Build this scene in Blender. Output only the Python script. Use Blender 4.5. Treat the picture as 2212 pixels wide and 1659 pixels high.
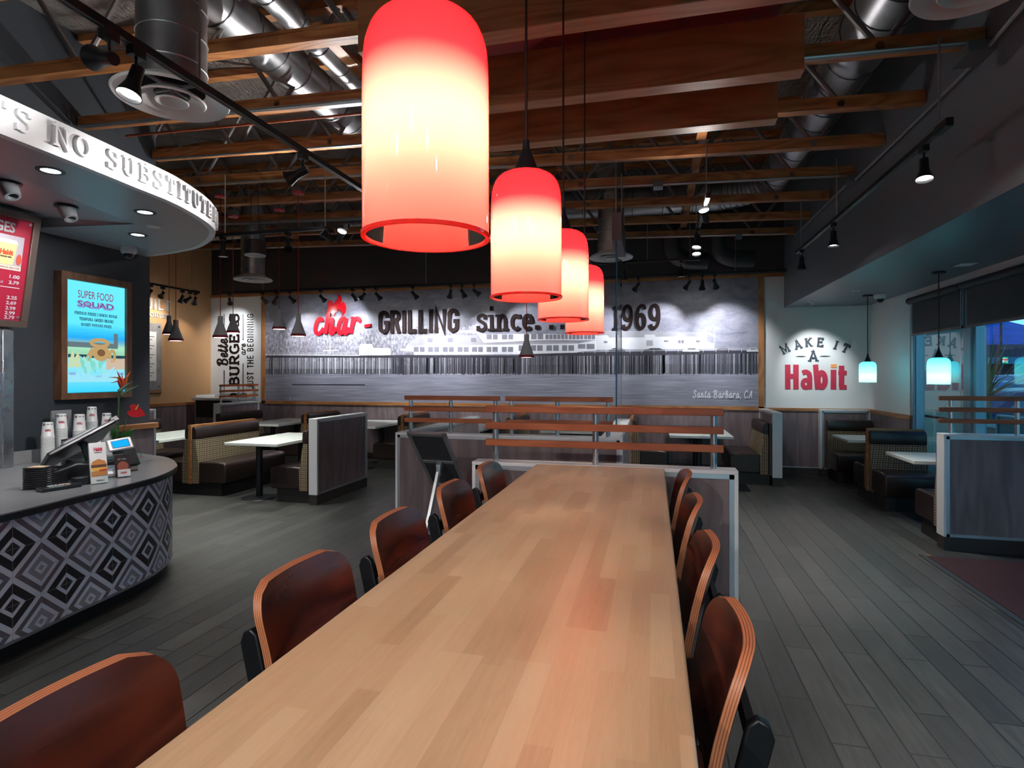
import bpy, math, random
from math import sin, cos, pi, sqrt, atan2
from mathutils import Vector, Matrix
random.seed(7)
for o in list(bpy.data.objects): bpy.data.objects.remove(o)
SC = bpy.context.scene
COL = SC.collection
# ------------------------------------------------------------------ camera, world, exposure
cam_data = bpy.data.cameras.new('camera'); cam = bpy.data.objects.new('camera', cam_data); COL.objects.link(cam)
cam_data.sensor_width = 36; cam_data.sensor_fit = 'HORIZONTAL'
cam_data.lens = 36*1240/2212
cam_data.shift_y = -18.5/2212
cam_data.clip_start = 0.02; cam_data.clip_end = 6000
cam.location = (0, 0, 1.6)
cam.rotation_euler = (pi/2, 0, math.radians(13.862))
SC.camera = cam
SC.view_settings.view_transform = 'Standard'; SC.view_settings.look = 'None'
SC.view_settings.gamma = 1; SC.view_settings.use_curve_mapping = False
SC.view_settings.exposure = 0.0
W = bpy.data.worlds.new('dusk_sky'); SC.world = W; W.use_nodes = True
wn = W.node_tree; wn.nodes.clear()
def _wl(a, b): wn.links.new(a, b)
_tc = wn.nodes.new('ShaderNodeTexCoord'); _sp = wn.nodes.new('ShaderNodeSeparateXYZ'); _wl(_tc.outputs['Generated'], _sp.inputs[0])
_rp = wn.nodes.new('ShaderNodeValToRGB'); _wl(_sp.outputs['Z'], _rp.inputs[0])
_rp.color_ramp.elements[0].position = 0.0; _rp.color_ramp.elements[0].color = (0.42, 0.95, 1.0, 1)
_rp.color_ramp.elements[1].position = 0.55; _rp.color_ramp.elements[1].color = (0.035, 0.12, 0.36, 1)
_e = _rp.color_ramp.elements.new(0.2); _e.color = (0.20, 0.62, 0.95, 1)
_bg = wn.nodes.new('ShaderNodeBackground'); _wl(_rp.outputs[0], _bg.inputs[0]); _bg.inputs[1].default_value = 1.5
_ow = wn.nodes.new('ShaderNodeOutputWorld'); _wl(_bg.outputs[0], _ow.inputs[0])

# ------------------------------------------------------------------ helpers
class MB:
    def __init__(s): s.v = []; s.f = []; s.m = []; s.uv = {}
    def add(s, vs, fs, mi=0):
        b = len(s.v); s.v += [tuple(v) for v in vs]
        for f in fs: s.f.append([b+i for i in f]); s.m.append(mi)
        return s
    def box(s, x0, x1, y0, y1, z0, z1, mi=0):
        return s.add([(x, y, z) for z in (z0, z1) for y in (y0, y1) for x in (x0, x1)],
                     [(0,2,3,1),(4,5,7,6),(0,1,5,4),(2,6,7,3),(0,4,6,2),(1,3,7,5)], mi)
    def obox(s, T, hx, hy, hz, mi=0):
        vs = [T @ Vector((x, y, z)) for z in (-hz, hz) for y in (-hy, hy) for x in (-hx, hx)]
        return s.add(vs, [(0,2,3,1),(4,5,7,6),(0,1,5,4),(2,6,7,3),(0,4,6,2),(1,3,7,5)], mi)
    def bar(s, p0, p1, w, h, mi=0, up=(0,0,1)):
        p0 = Vector(p0); p1 = Vector(p1); d = (p1-p0); L = d.length; d.normalize(); u = Vector(up)
        if abs(d.dot(u)) > .99: u = Vector((1,0,0))
        a = d.cross(u).normalized(); u = a.cross(d)
        T = Matrix(((a.x,d.x,u.x,0),(a.y,d.y,u.y,0),(a.z,d.z,u.z,0),(0,0,0,1))); T.translation = (p0+p1)/2
        return s.obox(T, w/2, L/2, h/2, mi)
    def tube(s, pts, r, n=10, mi=0, cap=True):
        pts = [Vector(p) for p in pts]; N = len(pts); rs = r if isinstance(r, (list, tuple)) else [r]*N
        vs = []; ref = None
        for i, p in enumerate(pts):
            d = (pts[min(i+1, N-1)]-pts[max(i-1, 0)])
            d = d.normalized() if d.length > 1e-9 else Vector((0,0,1))
            if ref is None:
                ref = d.cross(Vector((0,0,1)) if abs(d.z) < .9 else Vector((1,0,0))).normalized()
            a = (ref-d*ref.dot(d)).normalized(); ref = a; b = d.cross(a)
            for k in range(n):
                t = 2*pi*k/n; vs.append(p+(a*cos(t)+b*sin(t))*rs[i])
        fs = [(i*n+k, i*n+(k+1)%n, (i+1)*n+(k+1)%n, (i+1)*n+k) for i in range(N-1) for k in range(n)]
        if cap: fs += [tuple(range(n))[::-1], tuple((N-1)*n+k for k in range(n))]
        return s.add(vs, fs, mi)
    def lathe(s, prof, c=(0,0,0), n=32, mi=0, R=None):
        c = Vector(c); vs = []; P = len(prof)
        for r, z in prof:
            for k in range(n):
                t = 2*pi*k/n; v = Vector((r*cos(t), r*sin(t), z))
                vs.append(c+(R @ v if R else v))
        fs = [(i*n+k, i*n+(k+1)%n, (i+1)*n+(k+1)%n, (i+1)*n+k) for i in range(P-1) for k in range(n)]
        if P > 2: fs += [((P-1)*n+k, (P-1)*n+(k+1)%n, (k+1)%n, k) for k in range(n)]      # closed profile
        return s.add(vs, fs, mi)
    def prism(s, poly, z0, z1, mi=0, T=None):
        n = len(poly); vs = [Vector((p[0], p[1], z0)) for p in poly]+[Vector((p[0], p[1], z1)) for p in poly]
        if T is not None: vs = [T @ v for v in vs]
        fs = [tuple(range(n))[::-1], tuple(n+i for i in range(n))]+[(i, (i+1)%n, n+(i+1)%n, n+i) for i in range(n)]
        return s.add(vs, fs, mi)
    def extr(s, prof, y0, y1, mi=0, axis='y'):
        # profile (x,z) swept along y, or (y,z) swept along x
        n = len(prof)
        if axis == 'y': vs = [(p[0], y0, p[1]) for p in prof]+[(p[0], y1, p[1]) for p in prof]
        else: vs = [(y0, p[0], p[1]) for p in prof]+[(y1, p[0], p[1]) for p in prof]
        return s.add(vs, [tuple(range(n)), tuple(n+i for i in range(n))[::-1]]+[(i, n+i, n+(i+1)%n, (i+1)%n) for i in range(n)], mi)
    def xf(s, T): s.v = [tuple(T @ Vector(v)) for v in s.v]; return s
    def join(s, o, mi=0, T=None):
        vs = [T @ Vector(v) for v in o.v] if T is not None else o.v
        b = len(s.v); s.v += [tuple(v) for v in vs]
        for f, m in zip(o.f, o.m): s.f.append([b+i for i in f]); s.m.append(m+mi)
        return s
    def mesh(s, name, mats, smooth=False, off=(0,0,0)):
        me = bpy.data.meshes.new(name)
        o = Vector(off)
        me.from_pydata([tuple(Vector(v)-o) for v in s.v], [], s.f)
        for m in (mats if isinstance(mats, (list, tuple)) else [mats]): me.materials.append(m)
        for p, m in zip(me.polygons, s.m): p.material_index = m
        me.update()
        import bmesh
        bm = bmesh.new(); bm.from_mesh(me); bmesh.ops.recalc_face_normals(bm, faces=bm.faces); bm.to_mesh(me); bm.free()
        if smooth:
            for p in me.polygons: p.use_smooth = True
            try: me.set_sharp_from_angle(angle=math.radians(38))
            except Exception: pass
        return me
OFF = {}
def tag(o, label, cat, group=None):
    o['label'] = label; o['category'] = cat
    if group: o['group'] = group
    return o
def thing(name, loc, label, cat, group=None, rz=0, absl=True):
    o = bpy.data.objects.new(name, None); COL.objects.link(o); o.empty_display_size = .05
    o.location = loc; o.rotation_euler = (0, 0, rz)
    OFF[o.name] = Vector(loc) if absl else Vector((0,0,0))
    return tag(o, label, cat, group)
def part(name, mb, mats, root, smooth=False, bevel=0, label=None, segs=2, stuff=False):
    off = OFF.get(root.name, Vector((0,0,0)))
    me = mb.mesh(name, mats, smooth or bevel > 0, off)
    o = bpy.data.objects.new(name, me); COL.objects.link(o); o.parent = root
    OFF[o.name] = off
    if bevel:
        b = o.modifiers.new('bevel', 'BEVEL'); b.width = bevel; b.segments = segs; b.limit_method = 'ANGLE'; b.angle_limit = math.radians(40)
    if label: o['label'] = label
    if stuff: o['kind'] = 'stuff'
    return o
def solo(name, mb, mats, label=None, cat=None, group=None, kind=None, smooth=False, bevel=0, org=None):
    if org is None:
        xs = [v[0] for v in mb.v]; ys = [v[1] for v in mb.v]; zs = [v[2] for v in mb.v]
        org = ((min(xs)+max(xs))/2, (min(ys)+max(ys))/2, min(zs))
    me = mb.mesh(name, mats, smooth or bevel > 0, org)
    o = bpy.data.objects.new(name, me); COL.objects.link(o); o.location = org
    OFF[o.name] = Vector(org)
    if label: tag(o, label, cat, group)
    if kind: o['kind'] = kind
    if bevel:
        b = o.modifiers.new('bevel', 'BEVEL'); b.width = bevel; b.segments = 2; b.limit_method = 'ANGLE'; b.angle_limit = math.radians(40)
    return o
def dup(root, loc, rz=None, label=None, group=None):
    r = root.copy(); COL.objects.link(r); r.location = loc
    if rz is not None: r.rotation_euler = (0, 0, rz)
    if label: r['label'] = label
    if group: r['group'] = group
    def rec(src, dst):
        for ch in list(src.children):
            c = ch.copy()
            if c.type == 'LIGHT': c.data = ch.data
            COL.objects.link(c); c.parent = dst; c.matrix_parent_inverse = ch.matrix_parent_inverse.copy(); rec(ch, c)
    rec(root, r)
    return r
def lamp(kind, name, loc, power, color, parent=None, size=.05, target=None, angle=50, blend=.5):
    d = bpy.data.lights.new(name, kind); d.energy = power; d.color = color
    if kind == 'AREA': d.shape = 'DISK'; d.size = size
    else: d.shadow_soft_size = size
    if kind == 'SPOT': d.spot_size = math.radians(angle); d.spot_blend = blend
    o = bpy.data.objects.new(name, d); COL.objects.link(o)
    off = OFF.get(parent.name, Vector((0,0,0))) if parent else Vector((0,0,0))
    o.location = Vector(loc)-off
    if parent: o.parent = parent
    if target is not None:
        o.rotation_euler = (Vector(target)-Vector(loc)).to_track_quat('-Z', 'Y').to_euler()
    return o
def catmull(pts, n=8):
    P = [Vector(p) for p in pts]; out = []
    for i in range(len(P)-1):
        a, b, c, d = P[max(i-1,0)], P[i], P[i+1], P[min(i+2,len(P)-1)]
        for k in range(n):
            t = k/n
            out.append(.5*((2*b)+(c-a)*t+(2*a-5*b+4*c-d)*t*t+(3*b-a-3*c+d)*t*t*t))
    out.append(P[-1]); return out
def frame(p, right, up):
    r = Vector(right).normalized(); u = Vector(up).normalized(); n = r.cross(u)
    T = Matrix(((r.x,u.x,n.x,0),(r.y,u.y,n.y,0),(r.z,u.z,n.z,0),(0,0,0,1))); T.translation = Vector(p); return T

# ------------------------------------------------------------------ materials
class NT:
    def __init__(s, name):
        s.m = bpy.data.materials.new(name); s.m.use_nodes = True; s.t = s.m.node_tree; s.t.nodes.clear()
        s.out = s.t.nodes.new('ShaderNodeOutputMaterial')
    def n(s, typ, **kw):
        nd = s.t.nodes.new('ShaderNode'+typ)
        for k, v in kw.items():
            if k in nd.inputs: s.set(nd.inputs[k], v)
            else: setattr(nd, k, v)
        return nd
    def set(s, inp, v):
        if isinstance(v, bpy.types.NodeSocket): s.t.links.new(v, inp)
        elif isinstance(v, bpy.types.Node): s.t.links.new(v.outputs[0], inp)
        else:
            try: inp.default_value = v
            except Exception: inp.default_value = tuple(v)+(1,) if len(v) == 3 else v
    def math(s, op, a, b=0, c=0):
        nd = s.t.nodes.new('ShaderNodeMath'); nd.operation = op
        s.set(nd.inputs[0], a); s.set(nd.inputs[1], b); s.set(nd.inputs[2], c); return nd.outputs[0]
    def mix(s, f, a, b, blend='MIX'):
        nd = s.t.nodes.new('ShaderNodeMix'); nd.data_type = 'RGBA'; nd.blend_type = blend
        s.set(nd.inputs[0], f); s.set(nd.inputs[6], c4(a)); s.set(nd.inputs[7], c4(b)); return nd.outputs[2]
    def ramp(s, f, stops, interp='LINEAR'):
        nd = s.t.nodes.new('ShaderNodeValToRGB'); r = nd.color_ramp; r.interpolation = interp
        while len(r.elements) < len(stops): r.elements.new(.5)
        for e, (p, c) in zip(r.elements, stops): e.position = p; e.color = c4(c)
        s.set(nd.inputs[0], f); return nd.outputs[0]
    def coord(s, which='Object', scale=(1,1,1), loc=(0,0,0), rot=(0,0,0), rnd=0):
        tc = s.t.nodes.new('ShaderNodeTexCoord'); v = tc.outputs[which]
        if rnd:
            oi = s.t.nodes.new('ShaderNodeObjectInfo'); ad = s.t.nodes.new('ShaderNodeVectorMath'); ad.operation = 'ADD'
            k = s.math('MULTIPLY', oi.outputs['Random'], rnd); s.t.links.new(v, ad.inputs[0]); s.t.links.new(k, ad.inputs[1]); v = ad.outputs[0]
        mp = s.t.nodes.new('ShaderNodeMapping'); s.t.links.new(v, mp.inputs[0])
        mp.inputs['Scale'].default_value = scale; mp.inputs['Location'].default_value = loc; mp.inputs['Rotation'].default_value = rot
        return mp.outputs[0]
    def bump(s, h, strength=.2, dist=.01):
        nd = s.t.nodes.new('ShaderNodeBump'); s.set(nd.inputs['Height'], h); nd.inputs['Strength'].default_value = strength; nd.inputs['Distance'].default_value = dist
        return nd.outputs[0]
    def bsdf(s, col, rough=.5, metal=0, normal=None, **kw):
        nd = s.t.nodes.new('ShaderNodeBsdfPrincipled'); s.set(nd.inputs['Base Color'], c4(col)); s.set(nd.inputs['Roughness'], rough); s.set(nd.inputs['Metallic'], metal)
        if normal is not None: s.set(nd.inputs['Normal'], normal)
        for k, v in kw.items(): s.set(nd.inputs[k.replace('_', ' ')], c4(v) if k == 'Emission_Color' else v)
        s.t.links.new(nd.outputs[0], s.out.inputs[0]); return nd
def c4(c):
    if isinstance(c, (tuple, list)) and len(c) == 3: return (c[0], c[1], c[2], 1)
    return c
def srgb(r, g, b):
    f = lambda c: (c/255/12.92) if c/255 <= .04045 else ((c/255+.055)/1.055)**2.4
    return (f(r), f(g), f(b))
def plain(name, col, rough=.5, metal=0, noise=.06, **kw):
    m = NT(name); v = m.coord('Object', (1,1,1), rnd=5)
    nz = m.n('TexNoise', Vector=v, Scale=9.0, Detail=4.0)
    c = m.mix(m.math('MULTIPLY', nz.outputs[0], 1.0), tuple(x*(1-noise) for x in col), tuple(min(1, x*(1+noise)) for x in col))
    r = m.math('MULTIPLY_ADD', nz.outputs[0], .12, rough-.06)
    m.bsdf(c, r, metal, **kw); return m.m
def emis(name, col, strength):
    m = NT(name); e = m.n('Emission', Color=c4(col), Strength=strength); m.t.links.new(e.outputs[0], m.out.inputs[0]); return m.m
def wood(name, dark, mid, light, axis='x', scale=1.0, rough=.45, ring=8, coat=0, rnd=9, stretch=12):
    m = NT(name); st = {'x': (1, stretch, stretch), 'y': (stretch, 1, stretch), 'z': (stretch, stretch, 1)}[axis]
    v = m.coord('Object', tuple(a*scale for a in st), rnd=rnd)
    n1 = m.n('TexNoise', Vector=v, Scale=1.6, Detail=6.0, Roughness=.6, Distortion=.6)
    v2 = m.coord('Object', tuple(a*scale*(.22 if a > 1 else .5) for a in st), rnd=rnd)
    n2 = m.n('TexNoise', Vector=v2, Scale=1.2, Detail=2.0, Distortion=.3)
    rings = m.math('FRACT', m.math('MULTIPLY', n2.outputs[0], ring))
    rings = m.math('ABSOLUTE', m.math('SUBTRACT', rings, .5))
    f = m.math('ADD', m.math('MULTIPLY', n1.outputs[0], .6), m.math('MULTIPLY', rings, .8))
    c = m.ramp(f, [(.18, dark), (.5, mid), (.85, light)])
    m.bsdf(c, m.math('MULTIPLY_ADD', n1.outputs[0], .2, rough-.1), 0, m.bump(f, .08, .002), Coat_Weight=coat, Coat_Roughness=.25)
    return m.m

OAK_X = wood('oak_trim_x', (.20,.075,.022), (.34,.14,.045), (.43,.20,.07), 'x')
OAK_Y = wood('oak_trim_y', (.20,.075,.022), (.34,.14,.045), (.43,.20,.07), 'y')
OAK_Z = wood('oak_trim_z', (.20,.075,.022), (.34,.14,.045), (.43,.20,.07), 'z')
SLAT_X = wood('red_oak_slat_x', (.20,.045,.012), (.33,.085,.026), (.42,.13,.04), 'x')
SLAT_Y = wood('red_oak_slat_y', (.20,.045,.012), (.33,.085,.026), (.42,.13,.04), 'y')
BAFFLE = wood('baffle_oak', (.20,.085,.03), (.30,.135,.05), (.37,.175,.07), 'x', stretch=18)
BAFFLE_EDGE = wood('baffle_edge_oak', (.36,.17,.075), (.46,.24,.11), (.54,.30,.15), 'x', stretch=18)
JOIST = wood('joist_pine', (.21,.065,.018), (.40,.16,.05), (.52,.24,.085), 'x', ring=12, stretch=9)
JOIST_Y = wood('joist_pine_y', (.21,.065,.018), (.40,.16,.05), (.52,.24,.085), 'y', ring=12, stretch=9)
WALNUT = wood('walnut_veneer', (.022,.006,.004), (.085,.018,.009), (.16,.036,.015), 'y', scale=1.0, rough=.3, ring=10, coat=.25, stretch=14)
LAMI = wood('laminate_grey_oak', (.105,.077,.083), (.155,.116,.124), (.205,.158,.166), 'z', ring=5, rough=.5, stretch=16)
BLACKM = plain('black_metal', (.012,.013,.016), .4, .3)
STEELP = plain('brushed_steel', (.62,.63,.66), .28, 1.0, .03)
SEAM = plain('duct_seam_steel', (.16,.16,.17), .4, .8)
TRIMM = plain('aluminium_trim', (.55,.57,.62), .38, .9, .03)
GALV = None
BASE = plain('dark_base_tile', (.03,.024,.022), .5)
KICK = plain('black_kick', (.012,.011,.011), .55)
LEATHER = plain('brown_leather', (.022,.013,.011), .34, 0, .15)
DARKWALL = plain('charcoal_wall_paint', (.034,.041,.052), .62, 0, .03)
BROWNWALL = plain('dark_brown_wall_paint', (.052,.043,.045), .65, 0, .03)
TANWALL = plain('tan_wall_paint', (.47,.27,.125), .65, 0, .03)
WHITEWALL = plain('white_wall_paint', (.70,.72,.72), .6, 0, .02)
SOFFIT = plain('soffit_grey_paint', (.155,.178,.205), .42, 0, .03)
FASCIA = plain('white_fascia_paint', (.80,.82,.85), .5, 0, .02)
CEILW = plain('counter_soffit_paint', (.36,.37,.40), .38, 0, .03)
WHITEP = plain('white_plastic', (.75,.76,.76), .3, 0, .02)
TABLEW = plain('white_laminate', (.72,.76,.72), .22, 0, .02)
BLACKP = plain('black_plastic', (.012,.013,.016), .32, 0, .1)
GREYP = plain('grey_plastic', (.16,.17,.19), .4)
SILVERP = plain('silver_plastic', (.5,.51,.54), .35, .4)
INKB = plain('black_ink', (.014,.008,.008), .6, 0, .02, Specular_IOR_Level=.08)
INKG = plain('slate_ink', (.045,.055,.075), .5, 0, .02)
REDL = plain('gloss_red', (.62,.006,.016), .2, 0, .02)
REDM = plain('matte_red', (.52,.030,.070), .55, 0, .02)
ORANGEM = plain('matte_orange', (.85,.33,.10), .55, 0, .02)
WHITEINK = plain('pale_ink', (.62,.66,.72), .6, 0, .02)
SILVL = plain('silver_letter', (.80,.80,.82), .3, .6, .02)
GREYL = plain('grey_shade', (.42,.44,.47), .45, 0, .03)
REDG = plain('red_ring_enamel', (.30,.018,.022), .25, 0, .05)
CORDR = plain('red_cord', (.30,.012,.018), .6)
CORDB = plain('black_cord', (.035,.010,.008), .5)
SHADE_BLIND = plain('blind_fabric', (.012,.013,.018), .7, 0, .1)
ALUB = plain('blue_grey_mullion', (.28,.42,.50), .35, .5)
RUBBER = plain('rubber_edge', (.02,.03,.035), .6)
def m_speck():
    m = NT('speckled_solid_surface'); v = m.coord('Object', rnd=3)
    a = m.n('TexVoronoi', Vector=v, Scale=120.0); k = m.math('LESS_THAN', a.outputs['Distance'], .16)
    b = m.n('TexNoise', Vector=v, Scale=60.0); k2 = m.math('MULTIPLY', k, m.math('GREATER_THAN', b.outputs[0], .55))
    m.bsdf(m.mix(k2, (.66,.68,.70), (.30,.27,.27)), .35); return m.m
SOLID = m_speck()
def m_plaid():
    m = NT('plaid_upholstery'); tc = m.n('TexCoord'); sp = m.n('SeparateXYZ', Vector=tc.outputs['Object'])
    a = m.math('ADD', sp.outputs[0], sp.outputs[1]); b = sp.outputs[2]
    def band(x, per, ph, w): return m.math('LESS_THAN', m.math('FRACT', m.math('ADD', m.math('DIVIDE', x, per), ph)), w)
    base = (.17,.12,.065)
    c = m.mix(m.math('MULTIPLY', band(b, .026, .1, .3), .9), base, (.075,.045,.028))
    c = m.mix(m.math('MULTIPLY', band(a, .030, .3, .3), .8), c, (.085,.05,.03))
    c = m.mix(m.math('MULTIPLY', band(a, .030, .75, .12), .8), c, (.48,.42,.28))
    c = m.mix(m.math('MULTIPLY', band(b, .026, .65, .12), .8), c, (.46,.40,.27))
    c = m.mix(m.math('MULTIPLY', band(a, .060, .0, .07), .9), c, (.02,.012,.01))
    c = m.mix(m.math('MULTIPLY', band(b, .052, .0, .07), .9), c, (.02,.012,.01))
    nz = m.n('TexNoise', Vector=tc.outputs['Object'], Scale=400.0)
    m.bsdf(c, .85, 0, m.bump(nz.outputs[0], .2, .002)); return m.m
PLAID = m_plaid()
def m_floor():
    m = NT('plank_tile_floor'); v = m.coord('Object', (1,1,1), rot=(0,0,pi/2))
    br = m.n('TexBrick', Vector=v); br.offset = .37; br.offset_frequency = 2
    for k, x in (('Scale', 1.0), ('Mortar Size', .0042), ('Mortar Smooth', .3), ('Brick Width', .92), ('Row Height', .15), ('Bias', 0.0)): br.inputs[k].default_value = x
    br.inputs['Color1'].default_value = (0,0,0,1); br.inputs['Color2'].default_value = (1,1,1,1); br.inputs['Mortar'].default_value = (.5,.5,.5,1)
    v2 = m.coord('Object', (26, 1.6, 1)); n1 = m.n('TexNoise', Vector=v2, Scale=2.0, Detail=7.0, Roughness=.65, Distortion=.5)
    v3 = m.coord('Object', (1,1,1)); n2 = m.n('TexNoise', Vector=v3, Scale=5.0, Detail=3.0)
    f = m.math('ADD', m.math('MULTIPLY', n1.outputs[0], .62), m.math('MULTIPLY', br.outputs['Color'], .20))
    f = m.math('ADD', f, m.math('MULTIPLY', n2.outputs[0], .12))
    c = m.ramp(f, [(.30, (.022,.022,.021)), (.50, (.047,.047,.043)), (.72, (.092,.090,.080))])
    c = m.mix(br.outputs['Fac'], c, (.005,.005,.005))
    r = m.math('MULTIPLY_ADD', n1.outputs[0], .25, .32)
    m.bsdf(c, r, 0, m.bump(m.math('SUBTRACT', m.math('MULTIPLY', n1.outputs[0], .25), br.outputs['Fac']), .4, .004)); return m.m
FLOOR = m_floor()
def m_block():
    m = NT('butcher_block'); v = m.coord('Object', (1,1,1), rot=(0,0,pi/2))
    br = m.n('TexBrick', Vector=v); br.offset = .41; br.offset_frequency = 3; br.squash = .8; br.squash_frequency = 4
    for k, x in (('Scale', 1.0), ('Mortar Size', .0003), ('Mortar Smooth', 1.0), ('Brick Width', .40), ('Row Height', .044), ('Bias', 0.0)): br.inputs[k].default_value = x
    br.inputs['Color1'].default_value = (0,0,0,1); br.inputs['Color2'].default_value = (1,1,1,1); br.inputs['Mortar'].default_value = (.4,.4,.4,1)
    v2 = m.coord('Object', (22, 1.4, 1)); n1 = m.n('TexNoise', Vector=v2, Scale=3.2, Detail=6.0, Roughness=.6, Distortion=.7)
    v4 = m.coord('Object', (120, 9, 1)); n4 = m.n('TexNoise', Vector=v4, Scale=2.5, Detail=2.0)
    v3 = m.coord('Object', (6, 1.2, 1)); n2 = m.n('TexNoise', Vector=v3, Scale=2.0, Detail=2.0)
    f = m.math('ADD', m.math('MULTIPLY', n1.outputs[0], .30), m.math('MULTIPLY', br.outputs['Color'], .34))
    f = m.math('ADD', f, m.math('MULTIPLY', n2.outputs[0], .22)); f = m.math('ADD', f, m.math('MULTIPLY', n4.outputs[0], .16))
    c = m.ramp(f, [(.22, (.35,.215,.120)), (.5, (.46,.305,.18)), (.78, (.56,.40,.25))])
    m.bsdf(c, m.math('MULTIPLY_ADD', n1.outputs[0], .14, .27), 0, m.bump(n4.outputs[0], .03, .001), Coat_Weight=.25, Coat_Roughness=.3); return m.m
BLOCK = m_block()
def m_ply():
    m = NT('plywood_edge'); tc = m.n('TexCoord'); sp = m.n('SeparateXYZ', Vector=tc.outputs['UV'])
    w = m.math('FRACT', m.math('MULTIPLY', sp.outputs[0], 4.0)); k = m.math('LESS_THAN', w, .3)
    m.bsdf(m.mix(k, (.52,.19,.085), (.24,.07,.03)), .5); return m.m
PLY = m_ply()
def m_galv():
    m = NT('galvanised_spiral_duct'); v = m.coord('Object', rnd=4); nz = m.n('TexNoise', Vector=v, Scale=3.0, Detail=5.0)
    c = m.ramp(nz.outputs[0], [(.3, (.32,.33,.35)), (.7, (.56,.57,.60))])
    m.bsdf(c, m.math('MULTIPLY_ADD', nz.outputs[0], .2, .28), 1.0, m.bump(nz.outputs[0], .15, .02)); return m.m
GALV = m_galv()
def m_foil():
    m = NT('foil_insulation'); v = m.coord('Object', (1, 3.2, 1)); n1 = m.n('TexNoise', Vector=v, Scale=1.7, Detail=8.0, Roughness=.62, Distortion=1.6)
    v2 = m.coord('Object', (1, 1, 1)); n2 = m.n('TexNoise', Vector=v2, Scale=.8, Detail=2.0)
    vo = m.n('TexNoise', Vector=m.coord('Object', (9, 2.5, 1)), Scale=1.5, Detail=3.0, Distortion=2.0)
    h = m.math('ADD', m.math('MULTIPLY', n1.outputs[0], 1.0), m.math('MULTIPLY', vo.outputs[0], .5))
    c = m.ramp(n2.outputs[0], [(.35, (.60,.57,.55)), (.65, (.92,.88,.85))])
    m.bsdf(c, .26, .55, m.bump(h, 1.0, .30)); return m.m
FOIL = m_foil()
def m_tile():
    # concentric-diamond encaustic tile: dark hearts and pale hearts alternate; metres in UV
    m = NT('diamond_pattern_tile'); tc = m.n('TexCoord'); sp = m.n('SeparateXYZ', Vector=tc.outputs['UV'])
    P = .317
    def tri(x, ph): return m.math('ABSOLUTE', m.math('SUBTRACT', m.math('FRACT', m.math('ADD', m.math('DIVIDE', x, P), ph)), .5))
    au = tri(sp.outputs[0], .5); av = tri(sp.outputs[1], .5)
    d = m.math('MULTIPLY', m.math('ADD', au, av), 2.0)            # 0 dark heart .. 2 pale heart
    W1, K, M1, G = (.74,.78,.90), (.030,.026,.032), (.17,.15,.18), (.33,.33,.38)
    c = m.ramp(m.math('DIVIDE', d, 2.0), [(0, K), (.13, W1), (.215, K), (.40, W1), (.525, M1), (.645, W1), (.745, G), (.87, W1), (.94, G)], 'CONSTANT')
    gr = m.math('MAXIMUM', m.math('LESS_THAN', m.math('ABSOLUTE', m.math('SUBTRACT', m.math('FRACT', m.math('DIVIDE', sp.outputs[0], P/2)), .5)), 0), m.math('GREATER_THAN', m.math('ABSOLUTE', m.math('SUBTRACT', m.math('FRACT', m.math('DIVIDE', sp.outputs[0], P/2)), .5)), .492))
    gv = m.math('GREATER_THAN', m.math('ABSOLUTE', m.math('SUBTRACT', m.math('FRACT', m.math('DIVIDE', sp.outputs[1], P/2)), .5)), .492)
    c = m.mix(m.math('MULTIPLY', m.math('MAXIMUM', gr, gv), .75), c, (.42,.42,.45))
    m.bsdf(c, .38); return m.m
TILE = m_tile()
def m_counter():
    m = NT('grey_quartz'); v = m.coord('Object'); a = m.n('TexNoise', Vector=v, Scale=160.0, Detail=2.0); b = m.n('TexNoise', Vector=v, Scale=6.0)
    m.bsdf(m.mix(a.outputs[0], (.20,.20,.205), (.30,.30,.31)), m.math('MULTIPLY_ADD', b.outputs[0], .1, .16)); return m.m
QUARTZ = m_counter()
def m_mat():
    m = NT('maroon_carpet'); v = m.coord('Object'); a = m.n('TexNoise', Vector=v, Scale=120.0, Detail=3.0)
    m.bsdf(m.mix(a.outputs[0], (.016,.003,.005), (.050,.013,.016)), .95, 0, m.bump(a.outputs[0], .6, .01)); return m.m
MATC = m_mat()
def m_pane():
    m = NT('window_glass'); tr = m.n('BsdfTransparent', Color=(.80,.92,.95,1)); gl = m.n('BsdfGlossy', Color=(1,1,1,1), Roughness=.005)
    fr = m.math('MULTIPLY', m.n('Fresnel', IOR=1.75).outputs[0], m.math('SUBTRACT', 1.0, m.n('NewGeometry').outputs['Backfacing'])); mx = m.n('MixShader'); m.t.links.new(fr, mx.inputs[0]); m.t.links.new(tr.outputs[0], mx.inputs[1]); m.t.links.new(gl.outputs[0], mx.inputs[2])
    m.t.links.new(mx.outputs[0], m.out.inputs[0]); return m.m
PANE = m_pane()
def m_clear(name='clear_glass', tint=(.93,.97,.97)):
    m = NT(name); tr = m.n('BsdfTransparent', Color=c4(tint)); gl = m.n('BsdfGlossy', Color=(1,1,1,1), Roughness=.02)
    fr = m.math('MULTIPLY', m.n('Fresnel', IOR=1.4).outputs[0], m.math('SUBTRACT', 1.0, m.n('NewGeometry').outputs['Backfacing'])); mx = m.n('MixShader'); m.t.links.new(fr, mx.inputs[0]); m.t.links.new(tr.outputs[0], mx.inputs[1]); m.t.links.new(gl.outputs[0], mx.inputs[2])
    m.t.links.new(mx.outputs[0], m.out.inputs[0]); return m.m
CLEAR = m_clear()
GLASSEDGE = plain('blue_glass_edge', (.05,.32,.55), .1, 0, .02)
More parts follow.
